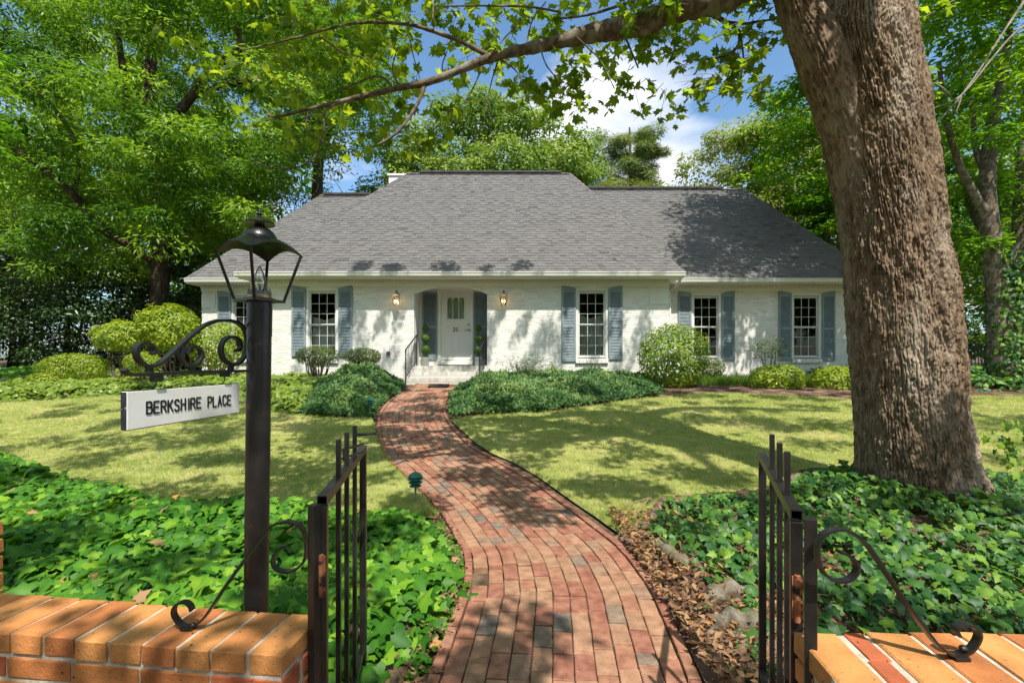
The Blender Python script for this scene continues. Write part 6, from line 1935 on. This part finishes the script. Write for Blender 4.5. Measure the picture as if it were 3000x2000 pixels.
# ---- leafy beds
def bed(name, label, poly, H, dens, size, mat, shape='ivy', nearpow=1.0, sep=0, sparse=0.0, edge=.35, facing=.4, skip=None, cat='ivy'):
    a = np.array(poly); lo, hi = a.min(0), a.max(0); area = (hi[0] - lo[0]) * (hi[1] - lo[1]); n = int(area * dens)
    x = rng.uniform(lo[0], hi[0], n); y = rng.uniform(lo[1], hi[1], n)
    k = pip(x, y, poly) & (np.abs(x) < y * 1.12 + .7)
    if sparse:
        k &= (vnoise(x, y, 2.6) * .6 + vnoise(x, y, 6) * .4 + .12 * (y > 3.6) + .05 * (x < 2)) > sparse
    if skip is not None: k &= ~skip(x, y)
    x, y = x[k], y[k]
    e = edist(x, y, poly)
    h = (.03 + H * smooth(0, edge, e)) * (.7 + .6 * vnoise(x, y, 2.1))
    if skip is not None: h = h + .22 * np.exp(-((x - 4.1) ** 2 + (y - 4.9) ** 2) / 1.1)
    z = g(y) + h - rng.random(len(x)) ** 1.3 * .13
    Pn = np.stack([x, y, z], 1)
    m_ = len(x)
    Nn = np.stack([rng.normal(0, .55, m_), -facing + rng.normal(0, .5, m_), np.full(m_, 1.0)], 1)
    th = rng.normal(-np.pi / 2, 1.15, m_)
    Tn = np.stack([np.cos(th), np.sin(th), np.full(m_, -.35)], 1)
    tt = vnoise(x, y, 1.8) * .25 + rng.random(m_) ** 1.4 * .65 + .1 * (h > H * .9) - .05 + .32 * (rng.random(m_) < .09)
    Sz = rng.uniform(size * .45, size * 1.25, m_)
    ro = empty(name, (a[:, 0].mean(), a[:, 1].mean(), float(g(a[:, 1].mean()))), label, cat)
    if sep: split_leaves(ro, Pn, Nn, Tn, Sz, tt, shape, G[mat], 'foliage', sep)
    else: leaves('foliage', Pn, Nn, Tn, Sz, tt, shape, G[mat], ro)
    return ro, Pn


bl, PL = bed('ivy_bed', 'dense bright green ivy bed in the left foreground around the lamp post', IVY_L, .21, 820, .108, 'ivy', sep=300, facing=.45)
hs = grid_sheet('undergrowth', np.arange(-9.6, -.4, .1), np.arange(1.55, 7.5, .1), lambda X, Y: g(Y) + .10 * smooth(0, .35, edist(X, Y, IVY_L)) + .005, M['soil'], IVY_L)
hs.parent = bl; hs.matrix_parent_inverse = Matrix.Translation(-bl.location)
trunk_skip = lambda x, y: ((x - 4.11) ** 2 + (y - 4.95) ** 2 < .54 ** 2)
br_, PR = bed('ivy_bed', 'dark glossy ivy creeping over mulch around the big maple trunk', IVY_R, .13, 620, .080, 'ivydark', sep=300, sparse=.37, edge=.3, facing=.5, skip=trunk_skip)
vs = MB()
for _ in range(60):
    i = random.randrange(len(PR)); p = Vector(PR[i]);
    if p.y < 1.5 or p.x > 4.5: continue
    d = Vector((random.gauss(0, 1), random.gauss(0, .6), 0)).normalized(); L = random.uniform(.2, .7); pts = []
    for t in range(6):
        q = p + d * (L * t / 5) + Vector((random.gauss(0, .012), random.gauss(0, .012), 0)); q.z = float(g(q.y)) + .06 + .05 * math.sin(t * 1.4) + random.uniform(0, .02); pts.append(q)
    vs.tube(pts, .0035, 5)
vs.build('vines', M['vine'], br_)['kind'] = 'stuff'
# ivy shoots climbing the right flare of the trunk
n = 60
x = rng.normal(4.72, .07, n); z = rng.uniform(.15, .95, n) ; y = 4.55 + rng.normal(0, .06, n) - .1 * (z < .4)
leaves('climbing_shoot', np.stack([x - .06 * z, y, z], 1), np.array([.2, -1, .3]) + rdir(n) * .5, rdir(n) - UP * .6, rng.uniform(.05, .09, n), .45 + .55 * rng.random(n), 'ivy', G['ivydark'], br_)
# fallen leaves on the bare mulch
n = 5200
x = .93 + 3.4 * rng.random(n) ** 2; y = rng.uniform(1.4, 4.6, n)
Pn = np.stack([x, y, g(y) + .06 + .02 * rng.random(n) + .03 * vnoise(x, y, 1.5)], 1)
tag(leaves('leaf_litter', Pn, rdir(n) * .7 + UP, rdir(n), rng.uniform(.025, .07, n), rng.random(n) ** 1.6, 'oval', M['litter']), 'dry brown leaf litter between the ivy right of the path', 'leaf litter', kind='stuff')
n = 700
t = rng.random(n); q, s = path_offset(-.70); i = (t * 90).astype(int) + 18
x = q[i, 0] + rng.normal(0, .05, n); y = q[i, 1] + rng.normal(0, .05, n)
tag(leaves('leaf_litter', np.stack([x, y, g(y) + .02 + .02 * rng.random(n)], 1), rdir(n) * .8 + UP, rdir(n), rng.uniform(.02, .05, n), rng.random(n) * .6, 'oval', M['litter']), 'dark leaf litter along the left edge of the brick path', 'leaf litter', kind='stuff')

for poly, lab in ((LAWN_L, 'scattered dry brown leaves on the left lawn'), (LAWN_R, 'scattered dry brown leaves on the right lawn')):
    a = np.array(poly); n = 700; x = rng.uniform(a[:, 0].min(), a[:, 0].max(), n); y = rng.uniform(a[:, 1].min(), a[:, 1].max(), n); k = pip(x, y, poly); x, y = x[k], y[k]; n = len(x)
    tag(leaves('fallen_leaves', np.stack([x, y, lawn_z(x, y) + .012], 1), rdir(n) * .6 + UP, rdir(n), rng.uniform(.025, .06, n), rng.random(n), 'oval', M['litter']), lab, 'leaf litter', kind='stuff')
i = rng.choice(len(PL), 110, replace=False); Pd = PL[i] + np.array([0, 0, .015]); n = len(i)
leaves('dead_leaves', Pd, rdir(n) * .6 + UP + np.array([0, -.4, 0]), rdir(n), rng.uniform(.04, .09, n), rng.uniform(.4, 1, n), 'ivy', M['litter'], bl)
BEDL = [gr(*p) for p in [(30, 1182), (223, 1168), (400, 1157), (560, 1150), (700, 1163), (790, 1207), (900, 1219)]] + [(-4.7, 12.6), (-4.4, 14.1), (-7.6, 14.3), (-9.5, 15.2), (-12.5, 15), (-14.5, 12.2)]
bed('groundcover_bed', 'light green groundcover bed before the left wing', BEDL, .22, 420, .12, 'bed', facing=.6, cat='groundcover')
BEDF = [(-13.0, 11.6), (-14.5, 12.0), (-12.5, 15.5), (-24, 19), (-24, 13), (-15, 11.9)]
bed('groundcover_bed', 'grey-green groundcover at the far left below the hollies', BEDF, .25, 130, .16, 'ivy', facing=.6, cat='groundcover')
BEDR = [(9.2, 11.6), (12.5, 11.8), (16, 12.5), (17, 17), (9.0, 18), (9.3, 13.0)]
bed('groundcover_bed', 'dark groundcover under the right-hand trees', BEDR, .3, 160, .13, 'ivydark', facing=.6, cat='groundcover')
# strap-leaved border grass under the right wing
n = 5200
x = rng.uniform(Xp(2040, 13.4), Xp(2500, 13.4), n); y = rng.uniform(12.9, 14.6, n)
th = rng.uniform(0, 2 * np.pi, n)
tag(leaves('border_grass', np.stack([x, y, g(y)], 1), np.stack([-np.sin(th), np.cos(th), .3 + 0 * th], 1), np.stack([np.cos(th) * .6, np.sin(th) * .6, 1 + 0 * th], 1), rng.uniform(.12, .30, n), rng.random(n), 'blade', G['liriope']),
    'strap-leaved green border grass along the foot of the right wing', 'grass', kind='stuff')

# ---- iron fence in the far right shade
fe = empty('iron_fence', P(2865, 1045, 17.5), 'black iron picket fence far off in the shade at the right', 'fence')
x = Xp(2800, 17.5); z0 = float(g(17.5))
MB().box(x, x + 4.2, 17.48, 17.52, z0 + .15, z0 + .19).build('rail', M['iron'], fe); MB().box(x, x + 4.2, 17.48, 17.52, z0 + .95, z0 + .99).build('rail', M['iron'], fe)
for i in range(34):
    xx = x + .05 + i * .123
    MB().box(xx - .010, xx + .010, 17.455, 17.478, z0, z0 + 1.1).build('picket', M['iron'], fe)
